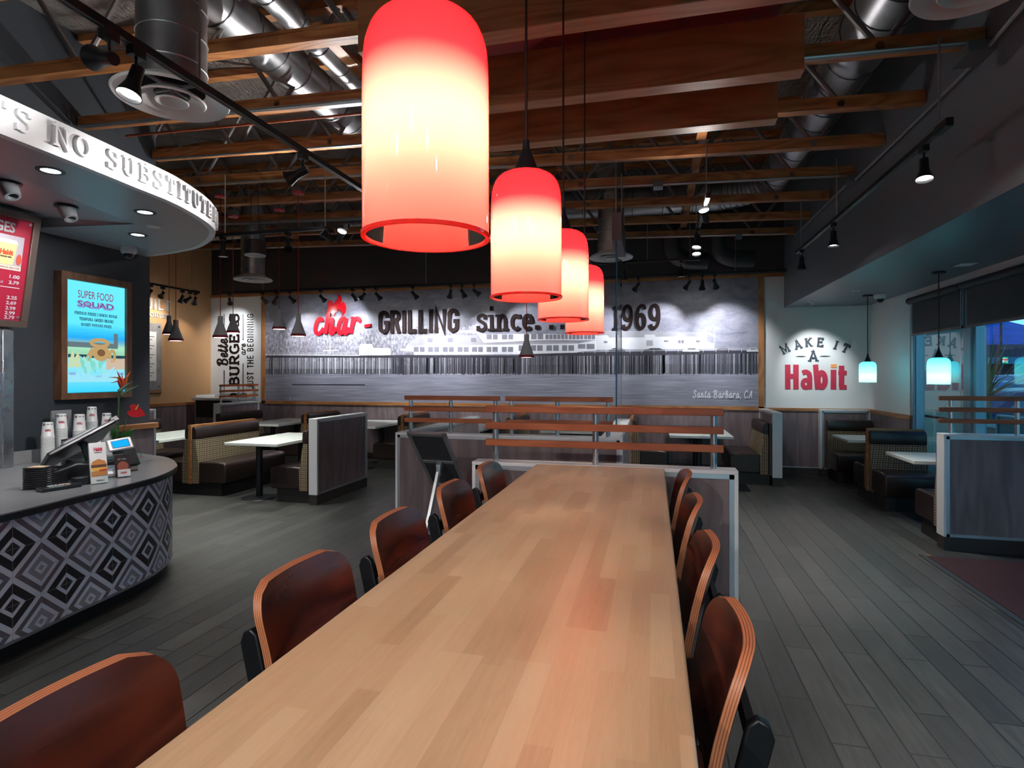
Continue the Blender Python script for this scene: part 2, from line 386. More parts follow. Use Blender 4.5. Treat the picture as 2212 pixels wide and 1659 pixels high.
def m_shade(name, top, mid, low):
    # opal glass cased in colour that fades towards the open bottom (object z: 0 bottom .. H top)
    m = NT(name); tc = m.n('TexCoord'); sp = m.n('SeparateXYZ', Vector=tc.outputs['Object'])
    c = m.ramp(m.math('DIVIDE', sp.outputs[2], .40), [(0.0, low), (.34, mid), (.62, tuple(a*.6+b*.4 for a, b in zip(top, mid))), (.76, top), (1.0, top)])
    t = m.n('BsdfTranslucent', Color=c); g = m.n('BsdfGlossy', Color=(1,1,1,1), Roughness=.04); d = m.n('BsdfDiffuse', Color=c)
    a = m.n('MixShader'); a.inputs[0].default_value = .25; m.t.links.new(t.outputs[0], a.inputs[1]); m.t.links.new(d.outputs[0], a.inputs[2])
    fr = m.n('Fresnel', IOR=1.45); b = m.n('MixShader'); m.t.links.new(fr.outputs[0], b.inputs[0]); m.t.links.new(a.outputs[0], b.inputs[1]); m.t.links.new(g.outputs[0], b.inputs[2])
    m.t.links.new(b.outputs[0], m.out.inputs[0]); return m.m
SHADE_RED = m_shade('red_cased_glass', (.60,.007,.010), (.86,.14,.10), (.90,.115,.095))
SHADE_TEAL = m_shade('teal_cased_glass', (.02,.34,.48), (.10,.62,.72), (.45,.85,.85))
def m_bulb():
    m = NT('frosted_bulb'); a = m.n('BsdfTransparent'); e = m.n('Emission', Color=(1,.93,.8,1), Strength=12.0); d = m.n('AddShader')
    m.t.links.new(a.outputs[0], d.inputs[0]); m.t.links.new(e.outputs[0], d.inputs[1]); m.t.links.new(d.outputs[0], m.out.inputs[0]); return m.m
BULB = m_bulb()
LENS = emis('lamp_lens', (1,.98,.94), 30.0)
# lamp powers
PW_RED, PW_TEAL, PW_GREY, PW_MURAL, PW_TRACK, PW_TAN, PW_SIGN = 12, 3.2, 52, 115, 190, 30, 85; PWF = .36; PWU = .62
# ------------------------------------------------------------------ lettering
def ell(cx, cy, rx, ry, a0, a1, n=14):
    return [(cx+rx*cos(math.radians(a0+(a1-a0)*i/n)), cy+ry*sin(math.radians(a0+(a1-a0)*i/n))) for i in range(n+1)]
def sm(*p): return [(v.x, v.y) for v in catmull([(a, b, 0) for a, b in p], 6)]
def _slab():
    g = {}
    b, t = .07, .93
    S = lambda: sm((.60,.72),(.56,.90),(.36,.95),(.14,.88),(.12,.68),(.34,.54),(.56,.42),(.60,.20),(.40,.05),(.18,.09),(.10,.28))
    g['A'] = (.86, [[(.14,0),(.43,.96),(.72,0)],[(.26,.32),(.60,.32)]], [(.14,0,.30),(.72,0,.30),(.40,1,.30)])
    g['B'] = (.76, [[(.18,0),(.18,1)],[(.10,t),(.42,t)]+ell(.42,.73,.20,.20,90,-90)+[(.18,.53)],[(.10,b),(.46,b)]+ell(.46,.30,.22,.23,-90,90)[1:]+[(.18,.53)]], [(.14,0,.2),(.14,1,.2)])
    g['C'] = (.76, [ell(.42,.5,.30,.43,48,312,22)], [])
    g['D'] = (.80, [[(.18,0),(.18,1)],[(.08,t),(.36,t)]+ell(.36,.5,.33,.43,90,-90,18)+[(.08,b)]], [])
    g['E'] = (.74, [[(.18,0),(.18,1)],[(.06,t),(.66,t)],[(.06,b),(.68,b)],[(.18,.52),(.52,.52)],[(.62,.72),(.62,1)],[(.64,0),(.64,.28)],[(.50,.40),(.50,.64)]], [])
    g['F'] = (.70, [[(.18,0),(.18,1)],[(.06,t),(.64,t)],[(.18,.50),(.50,.50)],[(.60,.72),(.60,1)],[(.48,.38),(.48,.62)]], [(.20,0,.34)])
    g['G'] = (.80, [ell(.42,.5,.31,.43,45,360,24)[:-6]+[(.72,.18),(.72,.46)],[(.48,.46),(.80,.46)]], [])
    g['H'] = (.84, [[(.18,0),(.18,1)],[(.66,0),(.66,1)],[(.18,.5),(.66,.5)]], [(.18,0,.32),(.18,1,.32),(.66,0,.32),(.66,1,.32)])
    g['I'] = (.40, [[(.20,0),(.20,1)]], [(.20,0,.36),(.20,1,.36)])
    g['J'] = (.56, [[(.38,1),(.38,.24)]+ell(.23,.24,.15,.17,0,-170)], [(.36,1,.3)])
    g['K'] = (.84, [[(.18,0),(.18,1)],[(.66,.98),(.20,.42)],[(.34,.56),(.68,.02)]], [(.18,0,.32),(.18,1,.32),(.66,1,.28),(.70,0,.30)])
    g['L'] = (.70, [[(.18,0),(.18,1)],[(.06,b),(.64,b)],[(.60,0),(.60,.30)]], [(.18,1,.32)])
    g['M'] = (1.0, [[(.18,0),(.18,.98),(.50,.22),(.82,.98),(.82,0)]], [(.18,0,.30),(.82,0,.30),(.13,1,.26),(.87,1,.26)])
    g['N'] = (.88, [[(.18,0),(.18,.97),(.70,.04),(.70,1)]], [(.18,0,.32),(.13,1,.26),(.70,1,.32)])
    g['O'] = (.84, [ell(.42,.5,.33,.43,0,360,28)], [])
    g['P'] = (.74, [[(.18,0),(.18,1)],[(.08,t),(.44,t)]+ell(.44,.68,.21,.25,90,-90)+[(.18,.43)]], [(.20,0,.36)])
    g['R'] = (.82, [[(.18,0),(.18,1)],[(.08,t),(.44,t)]+ell(.44,.70,.21,.23,90,-90)+[(.18,.47)],[(.42,.47),(.68,.04)]], [(.18,0,.32),(.72,0,.22)])
    g['S'] = (.70, [S(),[(.62,.70),(.62,.98)],[(.08,.02),(.08,.30)]], [])
    g['T'] = (.76, [[(.38,0),(.38,1)],[(.06,t),(.70,t)],[(.10,.68),(.10,1)],[(.66,.68),(.66,1)]], [(.38,0,.36)])
    g['U'] = (.84, [[(.18,1),(.18,.30)]+ell(.42,.30,.24,.24,180,360)+[(.66,1)]], [(.18,1,.32),(.66,1,.32)])
    g['W'] = (1.12, [[(.12,1),(.34,.03),(.56,.85),(.78,.03),(1.0,1)]], [(.12,1,.28),(1.0,1,.28)])
    g['Y'] = (.80, [[(.12,1),(.40,.45),(.68,1)],[(.40,0),(.40,.48)]], [(.40,0,.34),(.12,1,.28),(.68,1,.28)])
    g["'"] = (.26, [[(.13,1.0),(.11,.70)]], []); g['|'] = (.3, [[(.15,-.1),(.15,1.1)]], []); g[' '] = (.42, [], []); g['-'] = (.5, [[(.05,.45),(.45,.45)]], [])
    g['.'] = (.30, [[(.15,.0),(.15,.18)]], [])
    g['s'] = (.56, [sm((.47,.50),(.44,.63),(.28,.67),(.11,.61),(.11,.48),(.28,.38),(.45,.28),(.46,.13),(.30,.04),(.13,.08),(.08,.20)),[(.48,.48),(.48,.68)],[(.07,.02),(.07,.22)]], [])
    g['i'] = (.40, [[(.22,0),(.22,.62)],[(.22,.86),(.22,1.04)]], [(.22,0,.40),(.16,.68,.26)])
    g['n'] = (.76, [[(.18,0),(.18,.64)],[(.18,.42)]+sm((.20,.46),(.30,.60),(.44,.61),(.54,.50),(.55,.36))+[(.55,0)]], [(.18,0,.34),(.57,0,.32),(.13,.68,.26)])
    g['c'] = (.60, [ell(.34,.34,.22,.28,50,318,18),[(.50,.48),(.50,.66)]], [])
    g['e'] = (.62, [[(.12,.36),(.52,.36)]+ell(.33,.34,.21,.28,5,315,20)], [])
    g['1'] = (.44, [[(.22,.04),(.22,.97)],[(.06,.86),(.22,.92)]], [(.22,0,.40)])
    g['9'] = (.66, [ell(.33,.68,.20,.28,0,360,22),sm((.53,.70),(.54,.44),(.47,.18),(.32,.05),(.17,.08),(.13,.20))], [])
    g['6'] = (.66, [ell(.33,.32,.20,.28,0,360,22),sm((.13,.30),(.12,.56),(.19,.82),(.34,.95),(.49,.92),(.53,.80))], [])
    return g
SLAB = _slab()
def _script():
    g = {}
    g['c'] = (.52, [sm((.47,.52),(.44,.62),(.33,.64),(.20,.50),(.13,.26),(.17,.08),(.30,.03),(.44,.12),(.54,.26))], [])
    g['h'] = (.62, [[(.37,1.40),(.10,.02)], sm((.12,.20),(.22,.48),(.36,.62),(.44,.56),(.40,.34),(.36,.12),(.42,.03),(.54,.14),(.62,.28))], [])
    g['a'] = (.64, [sm((.48,.55),(.38,.64),(.24,.56),(.13,.30),(.15,.08),(.25,.03),(.37,.16),(.47,.44)), sm((.52,.64),(.45,.32),(.42,.10),(.48,.02),(.58,.10),(.66,.26))], [])
    g['r'] = (.52, [sm((.12,.60),(.17,.62),(.20,.58),(.14,.28),(.09,.02)), sm((.14,.26),(.22,.48),(.34,.62),(.46,.62),(.50,.54),(.46,.47))], [])
    g['e'] = (.50, [sm((.10,.24),(.28,.30),(.41,.44),(.40,.60),(.28,.62),(.16,.46),(.11,.22),(.17,.06),(.30,.03),(.44,.16),(.52,.28))], [])
    g['t'] = (.44, [sm((.30,.96),(.22,.60),(.14,.22),(.17,.05),(.28,.04),(.38,.16),(.45,.28)), [(.10,.62),(.40,.66)]], [])
    g['n'] = (.62, [sm((.10,.60),(.16,.62),(.18,.56),(.09,.02)), sm((.12,.20),(.22,.48),(.36,.62),(.44,.56),(.40,.34),(.36,.12),(.42,.03),(.54,.14),(.62,.28))], [])
    g['b'] = (.56, [sm((.10,.24),(.26,.62),(.34,.92),(.30,1.0),(.24,.88),(.15,.40),(.14,.12),(.24,.03),(.38,.14),(.46,.40),(.40,.60),(.32,.56),(.44,.48),(.58,.50))], [])
    g['B'] = (.80, [sm((.30,.96),(.24,.60),(.16,.20),(.10,.02)), sm((.05,.72),(.14,.92),(.40,1.02),(.62,.92),(.60,.70),(.38,.54),(.30,.53),(.52,.50),(.64,.34),(.54,.10),(.32,.0),(.16,.08),(.10,.20))], [])
    g['S'] = (.66, [sm((.58,.78),(.56,.94),(.40,1.0),(.26,.88),(.28,.70),(.42,.52),(.48,.28),(.36,.06),(.16,.02),(.06,.16),(.14,.28))], [])
    g['C'] = (.72, [sm((.62,.76),(.60,.94),(.46,1.0),(.26,.84),(.14,.50),(.16,.16),(.32,.02),(.52,.10),(.66,.28))], [])
    g['A'] = (.80, [sm((.02,.10),(.10,.02),(.20,.16),(.38,.62),(.60,1.0)), [(.62,1.0),(.56,.50),(.56,.02)], sm((.18,.40),(.36,.44),(.66,.42))], [])
    g[','] = (.26, [sm((.12,.10),(.14,.0),(.06,-.14))], []); g[' '] = (.40, [], [])
    return g
SCRIPT = _script()
RIB = [0]
def ribbon(mb, pts, t, z0, z1, mi=0):
    RIB[0] = (RIB[0]+1) % 5
    P = [Vector((p[0], p[1])) for p in pts]; n = len(P); closed = (P[0]-P[-1]).length < 1e-4
    if closed: P = P[:-1]; n -= 1
    L, R = [], []
    for i in range(n):
        a = P[i-1] if (i > 0 or closed) else None; b = P[(i+1) % n] if (i < n-1 or closed) else None
        d1 = (P[i]-a).normalized() if a is not None else (b-P[i]).normalized()
        d2 = (b-P[i]).normalized() if b is not None else d1
        n1 = Vector((-d1.y, d1.x)); n2 = Vector((-d2.y, d2.x)); m = n1+n2
        m = m.normalized() if m.length > 1e-6 else n1
        k = min(1/max(m.dot(n1), .35), 2.2)
        L.append(P[i]+m*t/2*k); R.append(P[i]-m*t/2*k)
    vs = []
    for z in (z0, z1):
        for i, (l, r) in enumerate(zip(L, R)):
            zz = z if z == z0 else z+RIB[0]*.0004+(.000012*i if closed or n > 3 else 0)      # crossing strokes must not share a plane
            vs += [(l.x, l.y, zz), (r.x, r.y, zz)]
    fs = []; o = 2*n
    for i in range(n if closed else n-1):
        j = (i+1) % n
        fs += [(2*i+1, 2*i, 2*j, 2*j+1)[::-1], (o+2*i, o+2*i+1, o+2*j+1, o+2*j)[::-1], (2*i, 2*j, o+2*j, o+2*i), (2*i+1, o+2*i+1, o+2*j+1, 2*j+1)]
    if not closed: fs += [(0, 1, o+1, o), (2*n-2, o+2*n-2, o+2*n-1, 2*n-1)]
    mb.add(vs, fs, mi)
def glyph(mb, font, ch, t, T, depth, sx=1.0, sz=1.0, serif=.12, shear=0):
    w, st, se = font.get(ch, font[' ']); tmp = MB()
    for p in st: ribbon(tmp, [((x+shear*y)*sx*sz, y*sz) for x, y in p], t*sz, 0, depth)
    for x, y, ww in se:
        yy = y-serif/2 if y > .5 else y+serif/2
        tmp.box((x-ww/2+shear*yy)*sx*sz, (x+ww/2+shear*yy)*sx*sz, (yy-serif/2)*sz, (yy+serif/2)*sz, 0, depth*1.01)
    mb.join(tmp, 0, T); return w*sx*sz
def text_width(font, s, sx, sz, gap=0): return sum((font.get(c, font[' '])[0]+gap)*sx*sz for c in s)
def line(mb, font, s, T, width, height, t=.17, depth=.02, gap=.0, serif=.12, shear=0):
    base = sum(font.get(c, font[' '])[0]+gap for c in s)*height
    sx = width/base; x = 0
    for c in s:
        T2 = T @ Matrix.Translation((x, 0, 0)); w = glyph(mb, font, c, t, T2, depth, sx, height, serif, shear); x += w+gap*sx*height
    return mb
def sans(mb, s, T, width, height, depth=.01, bold=0.0, shear=0, mi=0):
    cu = bpy.data.curves.new('tmp_text', 'FONT'); cu.body = s; cu.offset = bold; cu.shear = shear; cu.extrude = .5; cu.resolution_u = 4
    ob = bpy.data.objects.new('tmp_text', cu); COL.objects.link(ob)
    dg = bpy.context.evaluated_depsgraph_get(); dg.update()
    me = bpy.data.meshes.new_from_object(ob.evaluated_get(dg))
    xs = [v.co.x for v in me.vertices]; ys = [v.co.y for v in me.vertices]
    x0, x1, y0, y1 = min(xs), max(xs), min(ys), max(ys)
    vs = [T @ Vector(((v.co.x-x0)/(x1-x0)*width, (v.co.y-y0)/(y1-y0)*height, (v.co.z+.5)*depth)) for v in me.vertices]
    mb.add(vs, [tuple(p.vertices) for p in me.polygons], mi)
    bpy.data.objects.remove(ob); bpy.data.curves.remove(cu); bpy.data.meshes.remove(me)
    return mb
def Tback(x, z, y=10.07): return frame((x, y, z), (1,0,0), (0,0,1))       # reads from inside the room on the back wall
def Tleft(y, z, x): return frame((x, y, z), (0,1,0), (0,0,1))             # reads on walls that face +X

# ------------------------------------------------------------------ setting
def struct(name, mb, m, smooth=False, bevel=0): return solo(name, mb, m, kind='structure', smooth=smooth, bevel=bevel, org=(0,0,0))
struct('floor', MB().box(-9.2, 3.4, -4.2, 10.25, -.12, 0), FLOOR)
YB = 10.10
w = MB(); w.box(-9.2, 3.5, YB, YB+.15, 0, 5.2); struct('wall_back', w, BROWNWALL)
struct('wall_left', MB().box(-9.10, -8.93, 5.3, YB, 0, 5.2), TANWALL)
struct('wall_front', MB().box(-9.2, .4, -4.2, -4.05, 0, 5.2).box(.4, 3.5, -4.2, -4.05, 2.65, 5.2).box(.4, 3.5, -4.2, -4.05, 0, .1), DARKWALL)  # unseen wall added to block sky light; opening at right admits blue dusk
struct('wall_left_counter', MB().box(-5.55, -5.35, -4.05, 5.145, 0, 3.08).box(-5.55, -5.27, -4.05, 5.145, 3.08, 5.0), DARKWALL)
struct('wall_left_kitchen', MB().box(-9.1, -5.55, 5.0, 5.145, 0, 5.0), DARKWALL)
# back wall finishes
struct('trim_1', MB().box(-8.93, 2.05, 10.055, YB, 3.205, 3.26), OAK_X)
struct('trim_2', MB().box(-7.70, -7.61, 10.05, YB, 1.04, 3.205), OAK_Z)
struct('trim_3', MB().box(1.66, 1.745, 10.05, YB, 1.04, 3.205), OAK_Z)
struct('trim_4', MB().box(-7.70, 1.745, 10.05, YB, 1.03, 1.09).box(1.745, 3.3, 10.05, YB, 1.03, 1.075), OAK_X)
struct('trim_5', MB().box(-8.93, -8.895, 5.3, YB, 1.02, 1.075), OAK_Y)
struct('wall_back_panel', MB().box(-8.93, -7.70, 10.075, YB, 1.05, 3.205), WHITEWALL)
struct('wall_back_white', MB().box(1.745, 3.3, 10.075, YB, 1.07, 3.205), WHITEWALL)
struct('wall_back_wainscot', MB().box(-8.93, 3.3, 10.065, YB, .12, 1.035), LAMI)
struct('wall_left_wainscot', MB().box(-8.93, -8.905, 5.3, YB, .12, 1.025), LAMI)
struct('baseboard_back', MB().box(-8.93, 3.3, 10.05, YB, 0, .12), BASE)
struct('baseboard_left', MB().box(-8.93, -8.89, 5.3, YB, 0, .12), BASE)
struct('trim_6', MB().box(1.80, 2.54, 10.055, 10.07, .12, .135), TRIMM)
# right soffit and window wall
XG = 3.30
struct('ceiling_soffit_right', MB().box(2.05, 3.6, -4, YB, 2.70, 5.2), SOFFIT)
struct('wall_right', MB().box(XG-.02, XG+.13, 8.60, YB, 0, 2.70).box(XG-.02, XG+.13, -4, 8.60, 2.62, 2.70).box(XG-.02, XG+.13, -4.05, 2.40, 0, 2.62), WHITEWALL)
struct('wall_right_wainscot', MB().box(XG-.045, XG-.02, 8.58, YB, .12, 1.02).box(XG-.045, XG+.1, 8.545, 8.58, .12, 1.02), LAMI)
struct('baseboard_right', MB().box(XG-.055, XG-.02, 8.56, YB, 0, .12), BASE)
struct('trim_7', MB().box(XG-.06, XG-.02, 8.60, YB, 1.02, 1.075).box(XG-.06, XG+.1, 8.52, 8.60, 1.02, 1.075), OAK_Y)
# ceiling deck above the joists
d = MB()
nx, ny = 24, 24
for i in range(nx+1):
    for j in range(ny+1):
        d.v.append((-9.2+i*(11.4/nx), -4.2+j*(14.5/ny), 4.62+.03*(2.05-(-9.2+i*11.4/nx))-.05*abs(sin(i*1.3+j*.2))))
for i in range(nx):
    for j in range(ny): d.f.append((i*(ny+1)+j, (i+1)*(ny+1)+j, (i+1)*(ny+1)+j+1, i*(ny+1)+j+1)); d.m.append(0)
struct('ceiling', d, FOIL, smooth=True)
# windows of the right wall
def window(n, y0, y1, z0=.10, z1=2.62):
    f = MB()
    for y in (y0, y1-.05): f.box(XG, XG+.09, y, y+.05, z0, z1)
    f.box(XG, XG+.09, y0, y1, z0, z0+.06); f.box(XG, XG+.09, y0, y1, z1-.06, z1)
    o = solo('window_%d' % n, f, ALUB, kind='structure', org=(XG, (y0+y1)/2, z0))
    part('pane', MB().box(XG+.035, XG+.041, y0+.05, y1-.05, z0+.06, z1-.06), PANE, o)
window(1, 7.24, 8.52); window(2, 5.62, 7.10); window(3, 4.1, 5.55); window(4, 2.5, 4.03)
struct('trim_8', MB().box(XG-.03, XG+.12, 7.10, 7.24, .0, 2.62).box(XG-.03, XG+.12, 5.55, 5.62, 0, 2.62).box(XG-.03, XG+.12, 4.03, 4.1, 0, 2.62).box(XG-.03, XG+.12, 2.4, 2.5, 0, 2.62).box(XG-.03, XG+.1, 8.48, 8.545, 0, 2.62), plain('mullion_aluminium', (.16,.24,.29), .4, .6))
struct('trim_9', MB().box(XG-.04, XG+.12, 2.4, 8.55, 0, .10), BASE)
def blind(y0, y1, zb, label):
    r = thing('roller_blind', (XG-.07, (y0+y1)/2, zb), label, 'blind', 'roller blinds on the windows')
    part('roller', MB().tube([(XG-.07, y0-.03, 2.565), (XG-.07, y1+.03, 2.565)], .042, 16), SHADE_BLIND, r, smooth=True)
    part('fabric', MB().box(XG-.045, XG-.042, y0, y1, zb, 2.56), SHADE_BLIND, r)
    part('bottom_bar', MB().box(XG-.052, XG-.036, y0, y1, zb-.025, zb+.005), BLACKM, r)
    part('chain', MB().tube([(XG-.055, y0+.01, 2.55), (XG-.055, y0+.01, 1.15)], .003, 5), TRIMM, r)
blind(7.225, 8.47, 2.135, 'dark roller blind half lowered over the window beside the white wall')
blind(5.60, 7.14, 2.135, 'dark roller blind half lowered over the window at the right edge')
# ------------------------------------------------------------------ long communal table
TT = 1.065
t = thing('communal_table', (-.315, 1.85, 0), 'long butcher block communal table under the red pendant lamps', 'table')
part('tabletop', MB().box(-.69, .06, .30, 3.414, TT-.038, TT), BLOCK, t, bevel=.006)
for y in (.75, 2.85):
    part('pedestal', MB().box(-.36, -.27, y-.045, y+.045, .03, TT-.06).box(-.60, -.03, y-.03, y+.03, TT-.06, TT-.038), BLACKM, t, bevel=.004)
    part('foot', MB().box(-.58, -.05, y-.05, y+.05, 0, .03), BLACKM, t, bevel=.004)
# ------------------------------------------------------------------ bar stools
def stool_panel():
    H, Wd, rt, rb, zc = .30, .40, .075, .055, .80
    nr, nc = 22, 14; th = .022; front, back = [], []
    for j in range(nr+1):
        z = H*j/nr; hw = Wd/2-.012*(1-z/H)
        if z > H-rt: hw -= rt-sqrt(max(rt*rt-(z-(H-rt))**2, 0))
        if z < rb: hw -= rb-sqrt(max(rb*rb-(rb-z)**2, 0))
        for i in range(nc+1):
            y = hw*(2*i/nc-1); x = -.185-.20*z-.10*max(0, z-.16)**1.2+.035*(y/.2)**2
            nx = .06*y/.2
            front.append((x, y, zc+z)); back.append((x-th, y*(1-.0)+0, zc+z+.003))
    n = len(front); id_ = lambda j, i: j*(nc+1)+i
    vs = front+back; fs = []; ms = []
    for j in range(nr):
        for i in range(nc):
            fs.append((id_(j,i), id_(j,i+1), id_(j+1,i+1), id_(j+1,i))); ms.append(0)
            fs.append((n+id_(j,i), n+id_(j+1,i), n+id_(j+1,i+1), n+id_(j,i+1))); ms.append(0)
    loop = [id_(0,i) for i in range(nc)]+[id_(j,nc) for j in range(nr)]+[id_(nr,i) for i in range(nc,0,-1)]+[id_(j,0) for j in range(nr,0,-1)]
    for k in range(len(loop)):
        a, b = loop[k], loop[(k+1) % len(loop)]; fs.append((a, n+a, n+b, b)); ms.append(1)
    mb = MB(); mb.add(vs, fs); mb.m = ms
    me = mb.mesh('backrest', [WALNUT, PLY], True)
    uv = me.uv_layers.new(name='uv')
    for p in me.polygons:
        for li, vi in zip(p.loop_indices, p.vertices): uv.data[li].uv = (0.02 if vi < n else .98, .5)
    return me
def make_stool(label, grp):
    r = thing('bar_stool', (0,0,0), label, 'stool', grp)
    o = bpy.data.objects.new('backrest', stool_panel()); COL.objects.link(o); o.parent = r; OFF[o.name] = Vector((0,0,0))
    s = MB(); poly = [(-.19,-.17),(.14,-.20),(.19,-.17),(.20,0),(.19,.17),(.14,.20),(-.19,.17),(-.21,0)]
    s.prism(poly, .715, .738); part('seat', s, WALNUT, r, bevel=.006)
    for sy in (-1, 1):
        y = sy*.155
        f = MB(); pts = [(-.225,0),(-.15,.58),(-.245,.985),(-.262,1.0),(-.282,.99),(-.290,.965),(-.20,.58),(-.272,0)]
        f.extr(pts, y-.011, y+.011); part('rear_leg', f, BLACKM, r, bevel=.004)
        f = MB(); f.extr([(.19,0),(.145,.715),(.105,.715),(.145,0)], y-.011, y+.011); part('front_leg', f, BLACKM, r, bevel=.003)
        part('side_rail', MB().bar((-.17,y,.69),(.13,y,.69),.022,.04), BLACKM, r); part('stretcher', MB().bar((-.235,y,.22),(.165,y,.22),.02,.03), BLACKM, r)
    part('footrest', MB().bar((.158,-.155,.30),(.158,.155,.30),.03,.02), BLACKM, r)
    part('back_bracket', MB().bar((-.262,-.155,.93),(-.262,.155,.93),.016,.045), BLACKM, r)
    return r
G = 'bar stools along the communal table'
ordn = ['nearest the camera', 'second from the camera', 'third from the camera', 'fourth from the camera', 'farthest, beside the low partition']
st0 = make_stool('', G)
for i, y in enumerate((.70, 1.335, 1.90, 2.50, 3.10)):
    lb = 'walnut bar stool left of the long table, '+ordn[i]
    if i == 0: st0.location = (-.665, y, 0); st0['label'] = lb
    else: dup(st0, (-.665, y, 0), 0, lb)
ordr = ['nearest the camera', 'second from the camera', 'third from the camera', 'farthest, beside the low partition']
for i, y in enumerate((1.24, 1.83, 2.44, 3.08)):
    dup(st0, (-.085, y, 0), pi, 'walnut bar stool right of the long table, '+ordr[i])

# ------------------------------------------------------------------ half-height partitions
def partition(name, label, x0, x1, y0, y1, axis, h=1.065, group='half-height partition walls', faces=(1,1), zb=.125, ends=(1,1)):
    """axis 'x' runs along x. faces: laminate panels on (-,+) side; white solid surface on top and at the ends"""
    r = thing(name, ((x0+x1)/2, (y0+y1)/2, 0), label, 'partition', group)
    c = MB()
    c.box(x0, x1, y0, y1, h-.022, h)
    if axis == 'x':
        if ends[0]: c.box(x0, x0+.022, y0, y1, zb, h-.022)
        if ends[1]: c.box(x1-.022, x1, y0, y1, zb, h-.022)
    else:
        if ends[0]: c.box(x0, x1, y0, y0+.022, zb, h-.022)
        if ends[1]: c.box(x0, x1, y1-.022, y1, zb, h-.022)
    part('cap', c, SOLID, r, bevel=.002)
    i = .008
    if axis == 'x': part('core', MB().box(x0+.022, x1-.022, y0+i, y1-i, zb, h-.022), LAMI, r)
    else: part('core', MB().box(x0+i, x1-i, y0+.022, y1-.022, zb, h-.022), LAMI, r)
    part('base', MB().box(x0+.004, x1-.004, y0+.004, y1-.004, 0, zb), BASE, r)
    for k, s in enumerate((-1, 1)):
        if not faces[k]: continue
        fb = MB(); wv = .026; d = .010
        if axis == 'x':
            ys = (y0, y0+d) if s < 0 else (y1-d, y1); a, b = x0+.022, x1-.022
            fb.box(a, b, *ys, h-.022-wv, h-.022); fb.box(a, b, *ys, zb, zb+wv); fb.box(a, a+wv, *ys, zb, h-.022); fb.box(b-wv, b, *ys, zb, h-.022)
        else:
            xs = (x0, x0+d) if s < 0 else (x1-d, x1); a, b = y0+.022, y1-.022
            fb.box(*xs, a, b, h-.022-wv, h-.022); fb.box(*xs, a, b, zb, zb+wv); fb.box(*xs, a, a+wv, zb, h-.022); fb.box(*xs, b-wv, b, zb, h-.022)
        part('metal_trim', fb, TRIMM, r)
    return r
def railing(label, a0, a1, c, axis, posts, h=1.065, mat=None, group='slatted railings on the partitions'):
    P = (lambda a, z, d=0: (a, c+d, z)) if axis == 'x' else (lambda a, z, d=0: (c+d, a, z))
    r = thing('slat_railing', P((a0+a1)/2, h), label, 'railing', group)
    for z in (.118, .222, .326):
        b = MB()
        if axis == 'x': b.box(a0, a1, c-.042, c-.020, h+z-.021, h+z+.021)
        else: b.box(c+.020, c+.042, a0, a1, h+z-.021, h+z+.021)
        part('slat', b, mat or (SLAT_X if axis == 'x' else SLAT_Y), r, bevel=.003)
    for a in posts:
        p = MB(); dx = .018
        for s in (-1, 1):
            q = P(a+s*.0, h)
        p.tube([P(a, h), P(a, h+.325)], .019, 14)
        part('post', p, STEELP, r, smooth=True)
    return r
partition('partition', 'low partition with white speckled cap at the far end of the communal table', -1.10, .46, 3.416, 3.546, 'x')
railing('reddish wood slat railing on the partition at the end of the communal table', -1.02, .385, 3.481, 'x', (-.965, -.34, .335))
partition('partition', 'low partition behind the sign stand carrying two slat railings', -2.36, -.26, 4.98, 5.11, 'x')
railing('left one of the two dark wood slat railings on the middle partition', -2.28, -1.35, 5.045, 'x', (-2.23, -1.83, -1.40))
railing('right one of the two dark wood slat railings on the middle partition', -1.30, -.34, 5.045, 'x', (-1.25, -.83, -.385))
partition('partition', 'low partition return running back from the left end of the middle partition', -2.36, -2.23, 5.112, 7.25, 'y', ends=(0,1))
partition('partition', 'low partition return under the hanging glass divider', -.45, -.28, 5.112, 7.22, 'y', ends=(0,1))
partition('partition', 'low partition with white end at the front left booth', -4.135, -4.02, 6.28, 7.56, 'y')
partition('partition', 'low partition with slat railing beside the waste station', -7.86, -7.74, 8.93, 10.045, 'y', h=1.085)
railing('wood slat railing by the waste station at the back left', 8.98, 10.04, -7.80, 'y', (9.05, 9.52, 9.97), h=1.085)
partition('partition', 'low partition with pale blue white end right of the mural', 1.665, 1.795, 8.93, 10.045, 'y')
partition('partition', 'low partition panel against the back wall below the habit sign', 2.545, 3.25, 9.93, 10.045, 'x')
partition('partition', 'low partition with slat railing in front of the door mat', 2.575, 3.26, 6.04, 6.18, 'x')
railing('brown slat railing on the partition beside the door mat', 2.55, 3.25, 6.11, 'x', (2.66, 3.18), mat=SLAT_X)
partition('partition', 'low partition end just left of the far left booth table', -7.86, -7.74, 6.28, 7.56, 'y')
# dado with oak cap on the end of the charcoal counter wall
r = thing('wall_dado', (-5.30, 4.8, 0), 'short wainscot with oak cap at the end of the charcoal wall', 'wainscot')
part('panel', MB().box(-5.349, -5.285, 4.30, 5.155, 0, 1.03), LAMI, r)
part('cap', MB().box(-5.349, -5.26, 4.30, 5.175, 1.03, 1.085), OAK_Y, r, bevel=.003)
part('metal_trim', MB().box(-5.345, -5.28, 5.13, 5.16, 0, 1.03), TRIMM, r)

